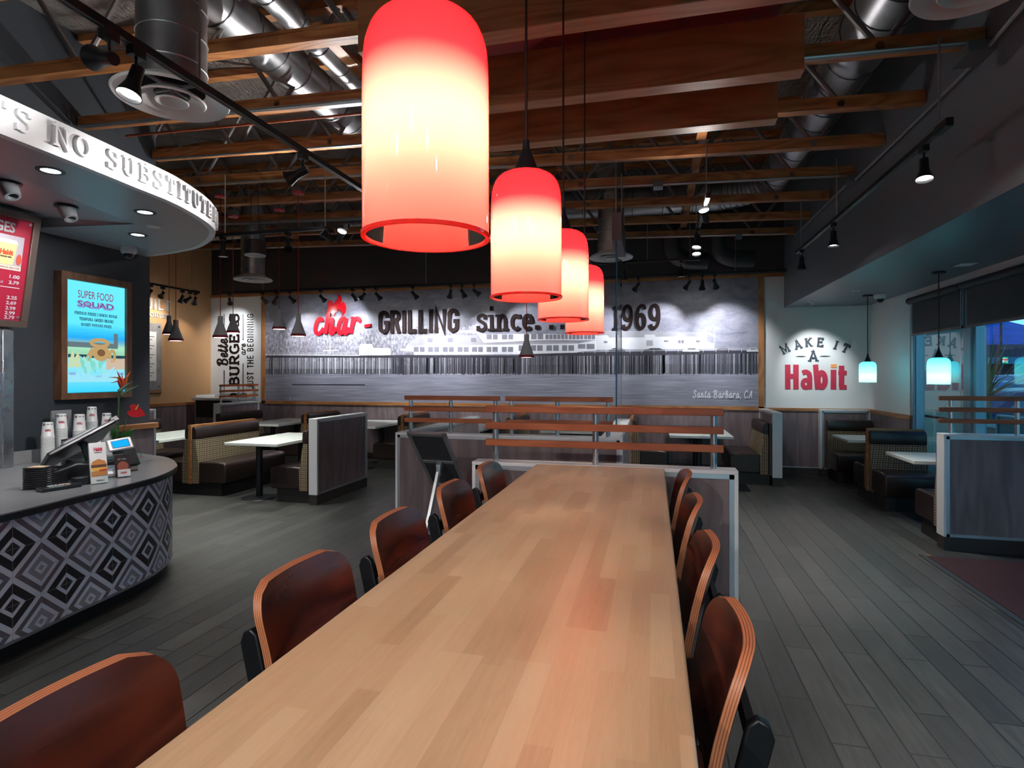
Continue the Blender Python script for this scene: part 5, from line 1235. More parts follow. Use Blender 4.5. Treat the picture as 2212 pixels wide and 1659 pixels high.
track('long black lighting track in front of the mural', (-7.98,yt,zt), (1.90,yt,zt), ((.09,3.9),(.42,3.9),(.93,3.75)))
xs = [-7.819,-7.099,-6.796,-6.508,-5.875,-5.233,-5.014,-4.771,-4.073,-3.378,-3.173,-2.958,-.235,.537,.728,.908]
aims = [(-8.35,2.45),(-6.6,2.2),(-8.25,1.6),(-6.0,2.2),(-5.4,2.2),(-4.6,2.0),(-5.97,2.5),(-4.3,2.2),(-3.6,2.2),(-3.9,1.9),(-2.9,2.1),(-1.8,2.1),(-1.0,2.0),(.0,2.2),(.75,1.9),(1.2,2.2)]
onum = ['first','second','third','fourth','fifth','sixth','seventh','eighth','ninth','tenth','eleventh','twelfth','thirteenth','fourteenth','fifteenth','sixteenth']
for k, (x, a) in enumerate(zip(xs, aims)):
    head('black spotlight on the track above the mural, %s from the left' % onum[k], (x,yt,zt-.018), (a[0],10.06,a[1]), PW_MURAL*(.55 if k in (0,2) else 1), True, 74, .9, 'spotlights on the mural track', (.96,.97,1))
track('black lighting track passing in front of the large air diffuser', (-2.215,-.6,3.06), (-2.215,5.0,3.06), ((.54,3.9),(.85,3.9)))
head('black spotlight at the upper left turned toward the counter lettering', (-2.215,1.93,3.042), (-5.1,2.5,3.7), PW_TRACK*.5, True, 50, 1.0)
head('bright spotlight at the upper left in front of the large air diffuser', (-2.215,2.06,3.042), (-2.30,1.35,0.6), PW_TRACK, True, 62, .9)
head('spotlight on the upper left track aimed sideways at the order counter', (-2.215,3.30,3.042), (-3.45,3.1,2.4), PW_TRACK*1.1, True, 80, .9)
head('bright spotlight at the far end of the upper left track', (-2.215,4.62,3.042), (-2.9,3.6,3.2), PW_TRACK*.8, True, 120, 1.0)
track('short black lighting track over the front left booths', (-4.98,5.60,3.21), (-3.22,5.60,3.21), ((.12,3.9),(.85,3.9)))
head('lit spotlight at the left end of the short track beside the curved soffit', (-4.80,5.60,3.192), (-4.8,5.75,0), PW_TRACK, True, 75, .9)
head('unlit spotlight in the middle of the short track over the left booths', (-3.95,5.60,3.192), (-3.6,5.2,2.4), 0, False)
head('bright spotlight at the right end of the short left track, left one', (-3.42,5.60,3.192), (-4.4,4.5,4.3), PW_TRACK*PWU, True, 125, 1.0)
head('bright spotlight at the right end of the short left track, right one', (-3.31,5.60,3.192), (-2.2,4.6,4.3), PW_TRACK*PWU, True, 125, 1.0)
track('black lighting track on the tan wall', (-8.30,7.2,3.16), (-8.30,9.05,3.16), ((.30,4.0),(.92,4.0)))
for k, (y, ay, az) in enumerate(((8.0,8.2,2.7),(8.25,8.62,2.75),(8.68,8.55,1.7),(8.85,8.7,2.6),(8.98,9.4,2.2))):
    head('black spotlight on the tan wall track, %s from the left' % onum[k], (-8.30,y,3.142), (-8.93,ay,az), PW_TAN, True, 60, .9, 'spotlights on the tan wall track', (1,.93,.82))
track('black lighting track along the dark soffit wall at right', (1.72,7.72,3.12), (1.72,3.98,3.12), ((.05,3.7),(.42,3.7),(.97,3.7)))
head('bright spotlight at the near end of the right hand track', (1.72,4.30,3.102), (1.55,3.7,.5), PW_TRACK*1.0, True, 75, .9)
head('lit spotlight in the middle of the right hand track', (1.72,6.25,3.102), (1.65,6.1,0), PW_TRACK*1.3, True, 75, .9)
head('unlit spotlight at the far end of the right hand track', (1.72,7.50,3.102), (1.75,7.6,0), 0, False)
track('black lighting track running away above the right booths', (.49,7.2,3.27), (.49,5.62,3.27), ((.05,3.8),(.9,3.8)))
head('bright spotlight at the near end of the centre right track', (.50,5.95,3.25), (.2,5.0,4.0), PW_TRACK*PWU*.6, True, 125, 1.0)
head('bright spotlight in the middle of the centre right track', (.48,6.75,3.25), (.2,6.2,1.2), PW_TRACK*.5, True, 75, .9)
head('bright spotlight at the far end of the centre right track', (.49,7.12,3.25), (.5,6.4,1.0), PW_TRACK*.5, True, 75, .9)
track('short black lighting track behind the pendants', (-.80,8.6,3.27), (.62,8.6,3.27), ((.5,3.8),(.92,3.8)))
head('lit spotlight on the short track behind the pendants, above 1969', (.38,8.6,3.25), (.45,8.75,0), PW_TRACK*.8, True, 75, .9)
head('dark spotlight on the short track just right of the glass divider', (-.42,8.6,3.25), (-.5,9.2,2), 0, False)
# unseen track and heads added behind the viewpoint as fill light; last lifts the ceiling
track('added unseen lighting track for fill light behind the viewpoint', (-3.2,-1.3,3.12), (1.6,-1.3,3.12), ((.1,3.9),(.9,3.8)))
for k, (x, a, p) in enumerate(((-2.9,(-3.4,2.6,.5),1.3),(-1.6,(-1.2,1.2,1.0),1.0),(-.5,(-.3,1.3,1.06),PWF),(.6,(-.2,1.0,1.06),PWF),(1.4,(1.2,2.2,.2),.7),(-2.2,(-3.2,5.2,4.6),.3))):
    head('added fill spotlight on the unseen track behind the viewpoint, %s from the left' % onum[k], (x,-1.3,3.102), a, PW_TRACK*p, True, 80, 1.0)
# recessed lamp washing the habit sign
r = thing('surface_downlight', (2.30,9.42,2.70), 'small silver downlight under the grey soffit in front of the habit sign', 'light')
part('plate', MB().lathe([(.001,-.006),(.06,-.006),(.065,0),(.001,0)], (2.30,9.42,2.70), 20), STEELP, r, smooth=True)
part('barrel', MB().lathe([(.022,-.06),(.03,-.06),(.03,-.004),(.022,-.004)], (2.30,9.42,2.70), 16, R=None), STEELP, r, smooth=True)
lamp('SPOT', 'sign_wash', (2.32,9.30,2.62), PW_SIGN, (.93,.98,1), r, .03, (2.50,10.07,1.72), 62, .85)
r = thing('fire_sprinkler', (2.55,8.3,2.70), 'chrome sprinkler head under the grey soffit', 'sprinkler')
part('plate', MB().lathe([(.001,-.006),(.04,-.004),(.042,0),(.001,0)], (2.55,8.3,2.70), 16), STEELP, r, smooth=True)
part('nozzle', MB().lathe([(.001,-.05),(.022,-.048),(.022,-.044),(.008,-.042),(.008,-.006),(.001,-.006)], (2.55,8.3,2.70), 12), STEELP, r, smooth=True)
r = thing('ceiling_vent', (3.0,6.6,2.70), 'small white square vent in the grey soffit by the blinds', 'vent')
part('grille', MB().box(2.93,3.07,6.52,6.68,2.694,2.70), WHITEP, r)
r = thing('motion_sensor', (2.99,10.06,1.98), 'small white wall sensor behind the small teal lamp', 'sensor')
part('body', MB().box(3.02,3.10,10.035,10.075,2.02,2.16), WHITEP, r, bevel=.008)
# ------------------------------------------------------------------ lettering on the walls
def sign(name, loc, label): return thing(name, loc, label, 'sign lettering')
r = sign('char_grilling_lettering', (-5.9,10.06,2.4), 'raised red and black lettering on the mural reading char grilling since 1969')
T = Tback(-6.52, 2.405, 10.052)
b = MB(); line(b, SCRIPT, 'char', T, 1.02, .47, .165, .022); part('char_word', b, REDL, r)
fl = sm((.10,0),(.02,.10),(.0,.22),(.05,.34),(.15,.45),(.20,.55),(.18,.66),(.27,.58),(.29,.47),(.26,.40),(.29,.36),(.33,.43),(.385,.30),(.385,.14),(.30,.0))+sm((.30,.0),(.31,.08),(.26,.17),(.18,.22),(.19,.14),(.12,.10),(.10,.0))[1:-1]
b = MB().prism([(x*.86, y*.66) for x, y in fl], 0, .022, 0, Tback(-6.135, 2.75, 10.052)); part('flame', b, REDL, r)
b = MB().prism([(0,0),(.13,.012),(.13,.07),(0,.058)], 0, .022, 0, Tback(-5.40, 2.52, 10.052)); part('dash', b, REDL, r)
b = MB(); x = -5.10
cond = {}
def condensed():
    g = {}; 
    g['G'] = (.46, [[(.39,.70)]+ell(.23,.76,.16,.17,0,180,10)+ell(.23,.24,.16,.17,180,360,10)+[(.39,.47),(.24,.47)]], [])
    g['R'] = (.46, [[(.07,0),(.07,.93),(.20,.93)]+ell(.22,.75,.16,.18,90,-90,12)+[(.07,.57)],[(.24,.55),(.39,0)]], [])
    g['I'] = (.17, [[(.085,0),(.085,1)]], []); g['L'] = (.40, [[(.085,1),(.085,.07),(.38,.07)]], [])
    g['N'] = (.50, [[(.075,0),(.075,.98),(.42,.02),(.42,1)]], []); g[' '] = (.25,[],[]); g['-'] = (.3,[[(0,.5),(.3,.5)]],[])
    g['J'] = (.38, [[(.30,1),(.30,.24)]+ell(.17,.24,.13,.17,0,-180,10)], []); g['U'] = (.46, [[(.075,1),(.075,.24)]+ell(.23,.24,.155,.17,180,360,10)+[(.385,1)]], [])
    g['S'] = (.44, [sm((.37,.72),(.35,.88),(.22,.93),(.09,.86),(.08,.70),(.20,.54),(.34,.38),(.36,.20),(.24,.07),(.10,.12),(.07,.28))], [])
    g['T'] = (.40, [[(.20,0),(.20,1)],[(.01,.93),(.39,.93)]], []); g['H'] = (.48, [[(.08,0),(.08,1)],[(.40,0),(.40,1)],[(.08,.5),(.40,.5)]], [])
    g['E'] = (.40, [[(.37,.93),(.08,.93),(.08,.07),(.38,.07)],[(.08,.5),(.33,.5)]], [])
    g['B'] = (.46, [[(.08,.07),(.08,.93),(.20,.93)]+ell(.21,.72,.15,.21,90,-90,10)+[(.08,.51)],[(.20,.51)]+ell(.22,.29,.165,.22,90,-90,10)+[(.05,.07)]], [])
    return g
COND_F = condensed()
b = MB(); line(b, COND_F, 'GRILLING', Tback(-5.10, 2.405, 10.052), 1.64, .425, .175, .02, .075); part('grilling_word', b, INKB, r)
b = MB(); line(b, SLAB, 'since', Tback(-3.14, 2.41, 10.052), 1.06, .43, .145, .02, .03, .10); part('since_word', b, INKB, r)
for x in (-2.055,-1.80,-1.60): part('dot', MB().prism([(0,0),(.075,0),(.075,.075),(0,.075)], 0, .02, 0, Tback(x, 2.42, 10.052)), INKB, r)
b = MB(); line(b, SLAB, '1969', Tback(-.70, 2.39, 10.052), .84, .42, .13, .02, .05, .07); part('year', b, INKB, r)
r = sign('place_caption', (1.1,10.06,1.22), 'pale script caption Santa Barbara, CA at the lower right of the mural')
b = MB(); line(b, SCRIPT, 'Santa Barbara, CA', Tback(.635, 1.225, 10.0535), .945, .125, .10, .0015, .03); part('caption_text', b, WHITEINK, r)
r = sign('better_burgers_lettering', (-8.3,10.07,1.4), 'black lettering running up the white panel reading Better BURGERS are JUST THE BEGINNING')
def Tup(x, z): return frame((x, 10.0735, z), (0,0,1), (-1,0,0))
def TupM(x, z): 
    T = frame((x, 10.0735, z), (0,0,1), (-1,0,0)); return T
b = MB(); line(b, SCRIPT, 'Better', TupM(-8.515, 1.80), .66, .245, .15, .003); part('better_word', b, INKB, r)
b = MB(); line(b, SLAB, 'BURGERS', TupM(-8.238, 1.37), 1.50, .235, .20, .003, .02, .15); part('burgers_word', b, INKB, r)
b = MB(); line(b, SCRIPT, 'are', TupM(-8.085, 2.01), .24, .135, .13, .003); part('are_word', b, INKB, r)
x0 = 1.33; sc_ = 1.54/sum(COND_F[c][0]+.10 for c in 'JUST THE BEGINNING')
for w_ in ('JUST', 'THE', 'BEGINNING'):
    L_ = sum(COND_F[c][0]+.10 for c in w_)*sc_; b = MB(); line(b, COND_F, w_, TupM(-7.90, x0), L_, .150, .125, .003, .10); part(w_.lower()+'_word', b, INKB, r); x0 += L_+.35*sc_
b = MB()
for x, a, c in ((-8.60,2.50,2.88),(-8.60,1.2,1.72),(-8.145,2.32,2.87),(-8.145,1.2,1.86)):
    n_ = int((c-a)/.022); ribbon(b, [(a+i*.011, .008*(1 if i % 2 else -1)) for i in range(2*n_)], .009, 0, .003) if False else None
    tmp = MB(); ribbon(tmp, [(i*.014, .007*(1 if i % 2 else -1)) for i in range(int((c-a)/.014))], .010, 0, .003); b.join(tmp, 0, TupM(x, a))
part('wavy_rules', b, INKB, r)
r = sign('make_it_a_habit_sign', (2.5,10.07,1.4), 'MAKE IT A Habit lettering in dark grey and red on the white wall')
b = MB(); cx, cz = 2.50, 1.62
for ch, x, z, rot in (('M',2.062,2.025,27),('A',2.253,2.093,16),('K',2.412,2.128,5),('E',2.58,2.126,-5),('I',2.809,2.079,-19),('T',2.947,2.026,-27)):
    T = Tback(x, z, 10.0735) @ Matrix.Rotation(math.radians(rot), 4, 'Z') @ Matrix.Translation((-SLAB[ch][0]*.145*.96/2, -.072, 0))
    glyph(b, SLAB, ch, .21, T, .004, .96, .145, .15)
glyph(b, SLAB, 'A', .19, Tback(2.401, 1.822, 10.0735), .004, 1.08, .172, .13)
for x0 in (2.222, 2.577): b.prism([(a*.075+.075, c*.009) for a, c in ell(0,0,1,1,0,360,16)[:-1]], 0, .003, 0, Tback(x0, 1.906, 10.0735))
part('make_it_a_words', b, INKG, r)
def habit(letter_mb, T, k):
    # unit: H height 1, total width 2.26
    def st(p, t): ribbon(letter_mb_l, [(x*k, y*k) for x, y in p], t*k, 0, .004)
    letter_mb_l = MB()
    st([(.115,0),(.115,1)],.225); st([(.455,0),(.455,1)],.225); st([(.115,.53),(.455,.53)],.19)
    st(sm((.72,.66),(.86,.70),(.99,.62),(1.02,.45)),.20); st([(1.02,.5),(1.02,0)],.21); st(ell(.865,.22,.13,.155,0,360,20),.175)
    st([(1.255,1.0),(1.34,0.0)],.215); st(ell(1.50,.38,.145,.29,0,360,22),.215)
    st([(1.98,0),(1.98,.79)],.225)
    st([(2.30,.95),(2.30,.10)],.215); st([(2.17,.66),(2.50,.66)],.18); st([(2.21,.09),(2.50,.09)],.18)
    letter_mb.join(letter_mb_l, 0, T)
b = MB(); habit(b, Tback(2.062, 1.378, 10.0735), .396); b.v = [(2.062+(v[0]-2.062)*.905, v[1], v[2]) for v in b.v]
part('habit_word', b, REDM, r)
part('orange_dot', MB().box(2.733,2.818,10.069,10.0735,1.722,1.778), ORANGEM, r)
# tan wall lettering and menu poster
r = sign('built_to_order_lettering', (-8.92,8.6,2.6), 'silver raised lettering BUILT TO ORDER on the tan wall')
b = MB(); line(b, COND_F, 'BUILT', Tleft(8.30, 2.815, -8.93), .76, .20, .17, .03, .10); part('built_word', b, SILVL, r)
b = MB()
for ch_x, w_ in ((8.30, 'TO ORDER'),): line(b, SLAB, w_, Tleft(8.30, 2.675, -8.93), .77, .075, .18, .02, .04)
part('to_order_words', b, SILVL, r)
r = thing('menu_poster', (-8.91, 8.5, 1.33), 'grey and white menu poster on a wood board on the tan wall', 'poster')
part('board', MB().box(-8.926,-8.905,8.0,8.83,1.27,2.56), OAK_Z, r, bevel=.01)
part('print', MB().box(-8.905,-8.900,8.02,8.81,1.33,2.56), plain('poster_grey', (.23,.23,.24), .5, 0, .5), r)
part('price_panel', MB().box(-8.8995,-8.898,8.05,8.70,1.50,2.40), WHITEP, r)
b = MB()
for i in range(14): b.box(-8.8975,-8.897,8.12,8.66-.05*(i % 3),2.30-i*.055,2.315-i*.055)
part('text_lines', b, GREYP, r)
for k_, (yy, zz) in enumerate(((8.76,2.50),(8.76,1.40))):
    part('standoff', MB().lathe([(.001,.02),(.016,.018),(.016,0),(.001,0)], (0,0,0), 12).xf(Tleft(yy,zz,-8.90)), STEELP, r)
MUR = [('white',[(-5.53,1.988),(-5.53,2.155),(-5.49,2.211),(-5.25,2.207),(-5.22,2.129),(-4.87,2.12),(-4.86,1.982)]),
('white',[(-4.67,2.072),(-4.67,2.108),(-4.55,2.107),(-4.55,2.144),(-4.49,2.197),(-4.44,2.157),(-1.3,2.16),(-1.3,1.982),(-4.38,1.987),(-4.38,2.047)]),
('roof',[(-4.49,2.197),(-4.28,2.357),(-3.15,2.338),(-3.02,2.187),(-1.85,2.208),(-1.3,2.18),(-1.3,2.16),(-4.44,2.157)]),
('white',[(-3.51,2.398),(-3.48,2.433),(-3.13,2.426),(-3.02,2.354),(-2.15,2.344),(-1.87,2.339),(-0.97,2.303),(-0.97,2.215),(-1.87,2.228),(-3.02,2.195),(-3.15,2.374)]),
('roof',[(-3.31,2.439),(-3.26,2.508),(-3.13,2.55),(-3.04,2.389),(-3.13,2.391)]),
('white',[(-4.17,2.229),(-4.19,2.284),(-4.12,2.333),(-4.03,2.332),(-3.95,2.271),(-4.0,2.218)]),
('glass',[(-4.11,2.225),(-4.11,2.3),(-4.01,2.299),(-4.01,2.223)]),
('white',[(-3.77,2.224),(-3.79,2.278),(-3.72,2.327),(-3.63,2.325),(-3.56,2.265),(-3.6,2.212)]),
('glass',[(-3.71,2.219),(-3.71,2.294),(-3.61,2.293),(-3.61,2.218)]),
('white',[(-3.32,2.217),(-3.34,2.271),(-3.27,2.319),(-3.18,2.318),(-3.11,2.258),(-3.15,2.206)]),
('glass',[(-3.26,2.213),(-3.26,2.287),(-3.16,2.286),(-3.16,2.212)]),
('glass',[(-4.39,2.042),(-4.39,2.138),(-4.29,2.137),(-4.29,2.041)]),
('glass',[(-4.27,2.041),(-4.27,2.137),(-4.17,2.135),(-4.17,2.04)]),
('glass',[(-4.1,2.039),(-4.1,2.134),(-4.0,2.133),(-4.0,2.038)]),
('glass',[(-3.98,2.038),(-3.98,2.133),(-3.88,2.132),(-3.88,2.037)]),
('glass',[(-3.81,2.036),(-3.81,2.131),(-3.71,2.13),(-3.71,2.035)]),
('glass',[(-3.69,2.035),(-3.69,2.13),(-3.59,2.128),(-3.59,2.034)]),
('glass',[(-3.52,2.033),(-3.52,2.128),(-3.42,2.126),(-3.42,2.032)]),
('glass',[(-3.4,2.032),(-3.4,2.126),(-3.3,2.125),(-3.3,2.031)]),
('glass',[(-3.24,2.031),(-3.24,2.124),(-3.14,2.123),(-3.14,2.03)]),
('glass',[(-3.12,2.029),(-3.12,2.123),(-3.03,2.122),(-3.03,2.028)]),
('glass',[(-2.96,2.028),(-2.96,2.121),(-2.87,2.12),(-2.87,2.027)]),
('glass',[(-2.85,2.027),(-2.85,2.12),(-2.75,2.118),(-2.75,2.026)]),
('glass',[(-2.67,2.025),(-2.67,2.117),(-2.58,2.116),(-2.58,2.024)]),
('glass',[(-2.56,2.024),(-2.56,2.116),(-2.46,2.115),(-2.46,2.023)]),
('glass',[(-2.96,2.256),(-2.96,2.349),(-2.86,2.348),(-2.86,2.255)]),
('glass',[(-2.84,2.254),(-2.84,2.347),(-2.75,2.346),(-2.75,2.253)]),
('glass',[(-2.67,2.252),(-2.67,2.344),(-2.57,2.343),(-2.57,2.25)]),
('glass',[(-2.55,2.25),(-2.55,2.342),(-2.46,2.341),(-2.46,2.249)]),
('glass',[(-2.36,2.042),(-2.36,2.144),(-2.26,2.143),(-2.26,2.041)]),
('glass',[(-2.24,2.041),(-2.24,2.142),(-2.14,2.141),(-2.14,2.04)]),
('glass',[(-2.13,2.04),(-2.13,2.141),(-2.04,2.14),(-2.04,2.039)]),
('glass',[(-2.02,2.039),(-2.02,2.14),(-1.92,2.138),(-1.92,2.038)]),
('glass',[(-1.85,2.037),(-1.85,2.137),(-1.75,2.136),(-1.75,2.036)]),
('glass',[(-1.73,2.036),(-1.73,2.136),(-1.63,2.135),(-1.63,2.035)]),
('glass',[(-1.57,2.034),(-1.57,2.134),(-1.48,2.133),(-1.48,2.033)]),
('glass',[(-1.46,2.033),(-1.46,2.132),(-1.36,2.131),(-1.36,2.032)]),
('glass',[(-2.13,2.248),(-2.13,2.343),(-2.03,2.342),(-2.03,2.247)]),
('glass',[(-2.01,2.246),(-2.01,2.341),(-1.91,2.339),(-1.91,2.245)]),
('glass',[(-1.87,2.244),(-1.87,2.329),(-1.81,2.328),(-1.81,2.243)]),
('glass',[(-1.8,2.243),(-1.8,2.327),(-1.74,2.327),(-1.74,2.242)]),
('glass',[(-1.73,2.242),(-1.73,2.326),(-1.67,2.325),(-1.67,2.241)]),
('glass',[(-1.66,2.241),(-1.66,2.325),(-1.6,2.324),(-1.6,2.24)]),
('glass',[(-1.59,2.24),(-1.59,2.324),(-1.53,2.323),(-1.53,2.239)]),
('glass',[(-1.52,2.239),(-1.52,2.323),(-1.47,2.322),(-1.47,2.238)]),
('glass',[(-1.45,2.238),(-1.45,2.322),(-1.4,2.321),(-1.4,2.237)]),
('glass',[(-1.39,2.237),(-1.39,2.32),(-1.33,2.32),(-1.33,2.236)]),
('glass',[(-1.32,2.236),(-1.32,2.319),(-1.26,2.318),(-1.26,2.235)]),
('glass',[(-1.25,2.235),(-1.25,2.318),(-1.2,2.317),(-1.2,2.234)]),
('glass',[(-1.18,2.234),(-1.18,2.317),(-1.13,2.316),(-1.13,2.233)]),
('glass',[(-1.12,2.233),(-1.12,2.316),(-1.06,2.315),(-1.06,2.232)]),
('glass',[(-1.05,2.232),(-1.05,2.315),(-0.99,2.314),(-0.99,2.231)]),
('white',[(-1.3,2.011),(-1.3,2.16),(-0.97,2.215),(-0.97,2.038)]),
('glass',[(-1.29,2.071),(-1.29,2.15),(-1.16,2.149),(-1.16,2.069)]),
('glass',[(-1.14,2.059),(-1.14,2.152),(-1.0,2.15),(-1.0,2.058)]),
('pale',[(-0.97,2.048),(-0.97,2.294),(-0.79,2.301),(-0.75,2.27),(-0.15,2.261),(-0.15,2.299),(0.02,2.296),(0.03,2.258),(0.35,2.253),(0.44,2.318),(0.54,2.25),(0.85,2.245),(0.87,2.169),(0.97,2.13),(0.97,2.036)]),
('roof',[(-0.97,2.303),(-0.77,2.379),(0.03,2.354),(0.04,2.344),(0.41,2.337),(0.44,2.318),(0.35,2.253),(0.03,2.258),(0.02,2.296),(-0.15,2.299),(-0.15,2.261),(-0.75,2.27),(-0.79,2.301)]),
('roof',[(0.44,2.318),(0.56,2.335),(0.86,2.32),(0.87,2.244),(0.54,2.25)]),
('roof',[(-0.75,2.255),(-0.75,2.274),(-0.15,2.27),(-0.15,2.249)]),
('glass',[(-0.84,2.162),(-0.84,2.197),(-0.78,2.196),(-0.78,2.161)]),
('glass',[(0.17,2.167),(0.17,2.194),(0.24,2.193),(0.24,2.167)]),
('glass',[(0.4,2.141),(0.4,2.195),(0.44,2.194),(0.44,2.141)]),
('glass',[(0.45,2.141),(0.45,2.194),(0.49,2.193),(0.49,2.14)]),
('glass',[(0.69,2.153),(0.69,2.187),(0.75,2.186),(0.75,2.152)]),
('pale2',[(-0.12,2.102),(-0.12,2.199),(-0.01,2.197),(-0.01,2.101)]),
('dark',[(-0.75,2.012),(-0.75,2.039),(-0.71,2.055),(-0.67,2.074),(-0.54,2.072),(-0.5,2.048),(-0.47,2.032),(-0.47,2.009)]),
('dark2',[(-0.67,2.05),(-0.66,2.068),(-0.55,2.066),(-0.52,2.049)]),
('dark',[(-0.16,2.006),(-0.16,2.033),(-0.11,2.048),(-0.05,2.067),(0.1,2.065),(0.15,2.041),(0.19,2.026),(0.19,2.003)]),
('dark2',[(-0.06,2.044),(-0.04,2.061),(0.1,2.059),(0.12,2.042)]),
('pale',[(0.47,2.0),(0.47,2.026),(0.51,2.041),(0.55,2.06),(0.67,2.058),(0.71,2.035),(0.74,2.02),(0.74,1.997)]),
('dark2',[(0.55,2.037),(0.56,2.054),(0.67,2.053),(0.69,2.035)]),
('dark',[(0.99,1.995),(0.99,2.021),(1.03,2.036),(1.06,2.054),(1.18,2.053),(1.21,2.03),(1.24,2.015),(1.24,1.992)]),
('dark2',[(1.06,2.031),(1.07,2.048),(1.17,2.047),(1.19,2.03)]),
('pale',[(1.48,1.99),(1.48,2.016),(1.51,2.03),(1.53,2.048),(1.61,2.048),(1.63,2.025),(1.66,2.01),(1.66,1.988)]),
('dark2',[(1.53,2.026),(1.54,2.043),(1.61,2.042),(1.62,2.025)]),
('pale',[(0.97,2.046),(0.97,2.337),(0.98,2.336),(0.98,2.045)]),
('pale',[(0.14,2.141),(0.13,2.285),(0.15,2.285),(0.15,2.141)]),
('pale',[(-6.16,2.031),(-6.16,2.304),(-6.14,2.304),(-6.14,2.031)]),
('pale',[(-6.31,2.074),(-6.31,2.098),(-5.97,2.1),(-5.97,2.078)]),
('deckl',[(-7.64,2.009),(-7.64,2.025),(-5.52,1.997),(-5.52,1.978)]),
('deckd',[(-7.64,1.957),(-7.64,2.002),(-5.44,1.98),(-4.63,1.989),(-2.36,1.958),(-2.36,1.918)]),
('deckd',[(-2.36,1.951),(-2.36,1.981),(-0.95,2.008),(1.66,2.01),(1.66,1.964),(-0.37,1.938)]),
('sand',[(-7.64,1.733),(-7.64,1.889),(-4.83,1.872),(-4.83,1.726)])]
# ------------------------------------------------------------------ the pier mural
def m_mural():
    m = NT('mural_print'); tc = m.n('TexCoord'); sp = m.n('SeparateXYZ', Vector=tc.outputs['Object']); z = sp.outputs[2]   # object z = height above 1.09
    hill = m.n('TexNoise', Vector=m.coord('Object', (1.1,1,2.2), rot=(0,.25,0)), Scale=3.0, Detail=9.0, Roughness=.66, Distortion=.8)
    fleck = m.n('TexNoise', Vector=m.coord('Object', (1,1,1.6)), Scale=22.0, Detail=4.0, Roughness=.7)
    tree = m.n('TexNoise', Vector=m.coord('Object', (1.5,1,.8)), Scale=16.0, Detail=6.0, Roughness=.7)
    wat = m.n('TexNoise', Vector=m.coord('Object', (.35,1,9)), Scale=4.0, Detail=7.0, Roughness=.6)
    ch = m.ramp(m.math('ADD', m.math('MULTIPLY', hill.outputs[0], .75), m.math('MULTIPLY', fleck.outputs[0], .25)), [(.30, (.095,.10,.14)), (.50, (.19,.195,.25)), (.63, (.24,.25,.31)), (.70, (.50,.51,.57))])
    ct = m.ramp(tree.outputs[0], [(.34, (.06,.062,.08)), (.50, (.19,.19,.23)), (.62, (.36,.36,.41)), (.72, (.55,.56,.60))])
    cw = m.ramp(wat.outputs[0], [(.30, (.14,.145,.19)), (.55, (.23,.235,.295)), (.75, (.33,.335,.39))])
    edge = m.math('ADD', z, m.math('MULTIPLY', m.math('SUBTRACT', hill.outputs[0], .5), .5))
    ft = m.math('GREATER_THAN', edge, 1.42)
    # trees thin out towards the right, where the slope comes down to the deck
    fx = m.math('GREATER_THAN', m.math('ADD', sp.outputs[0], m.math('MULTIPLY', hill.outputs[0], 3.0)), 1.2)
    c = m.mix(m.math('MAXIMUM', ft, fx), ct, ch)
    c = m.mix(m.math('LESS_THAN', z, .70), c, (.10,.105,.13))
    c = m.mix(m.math('LESS_THAN', z, .535), c, cw)
    m.bsdf(c, .42); return m.m
MURX0, MURX1, MURZ0, MURZ1 = -7.61, 1.66, 1.09, 3.205
mm = MB().box(MURX0, MURX1, 10.060, YB-.002, MURZ0, MURZ1, 0)
mu_m = {'white':1,'roof':2,'glass':3,'pale':4,'dark':5,'dark2':6,'deckl':4,'deckd':5,'sand':7,'pale2':2}
lay = {'sand':1,'deckd':2,'deckl':3,'white':2,'pale':2,'roof':3,'pale2':4,'glass':4,'dark':4,'dark2':5}
for i, (nm, p) in enumerate(MUR):
    y = 10.060-.0004*lay[nm]-.000004*i
    if nm == 'pale' and len(p) == 8: y -= .0008
    mm.add([(a, y, b) for a, b in p], [tuple(range(len(p)))], mu_m[nm])
rn = random.Random(3)
def strip(x, w, z0, z1, k, l): mm.add([(x, 10.060-.0004*l, z0), (x+w, 10.060-.0004*l, z0), (x+w, 10.060-.0004*l, z1), (x, 10.060-.0004*l, z1)], [(0,1,2,3)], k)
for gx in (-7.52,-7.3,-6.95,-6.62,-6.3,-5.96,-5.64,-5.34,-5.0) + (-7.52,-7.15,-6.79,-6.45,-6.13,-5.80,-5.50,-5.19):
    for j in range(4): strip(gx+.030*j+rn.uniform(-.01,.01), rn.uniform(.008,.022), 1.62+rn.uniform(-.01,.03), 1.96, (5,7,5,4,6,5,7)[j], 2)
x = -4.85
while x < 1.63:
    strip(x, rn.uniform(.012,.030), 1.625+rn.uniform(-.015,.02), 1.965, rn.choice((5,5,5,6,5,6,7,5)), 2); x += rn.uniform(.014,.030)
for k in range(46): strip(-7.6+k*.2, .006, 1.985, 2.045, 4, 5)
for z in (2.02, 2.045): strip(-7.6, 2.0, z, z+.006, 4, 5); strip(-.9, 2.55, z, z+.006, 4, 5)
strip(-7.0, 1.6, 1.405, 1.43, 5, 1); strip(-7.05, .012, 1.10, 1.18, 1, 1); strip(-4.0, 1.5, 1.62, 1.628, 4, 1)
o = solo('mural', mm, [m_mural(), plain('print_white',(.56,.58,.62),.42,0,.05), plain('print_roof',(.26,.265,.30),.42,0,.15), plain('print_window',(.15,.15,.19),.42,0,.3), plain('print_pale',(.48,.50,.54),.42,0,.08), plain('print_black',(.030,.03,.042),.42,0,.3), plain('print_dark',(.085,.085,.105),.42,0,.3), plain('print_mid',(.22,.225,.26),.42,0,.3)], 'long black and white mural of a wooden pier with buildings below hills', 'mural', org=((MURX0+MURX1)/2, 10.06, MURZ0))
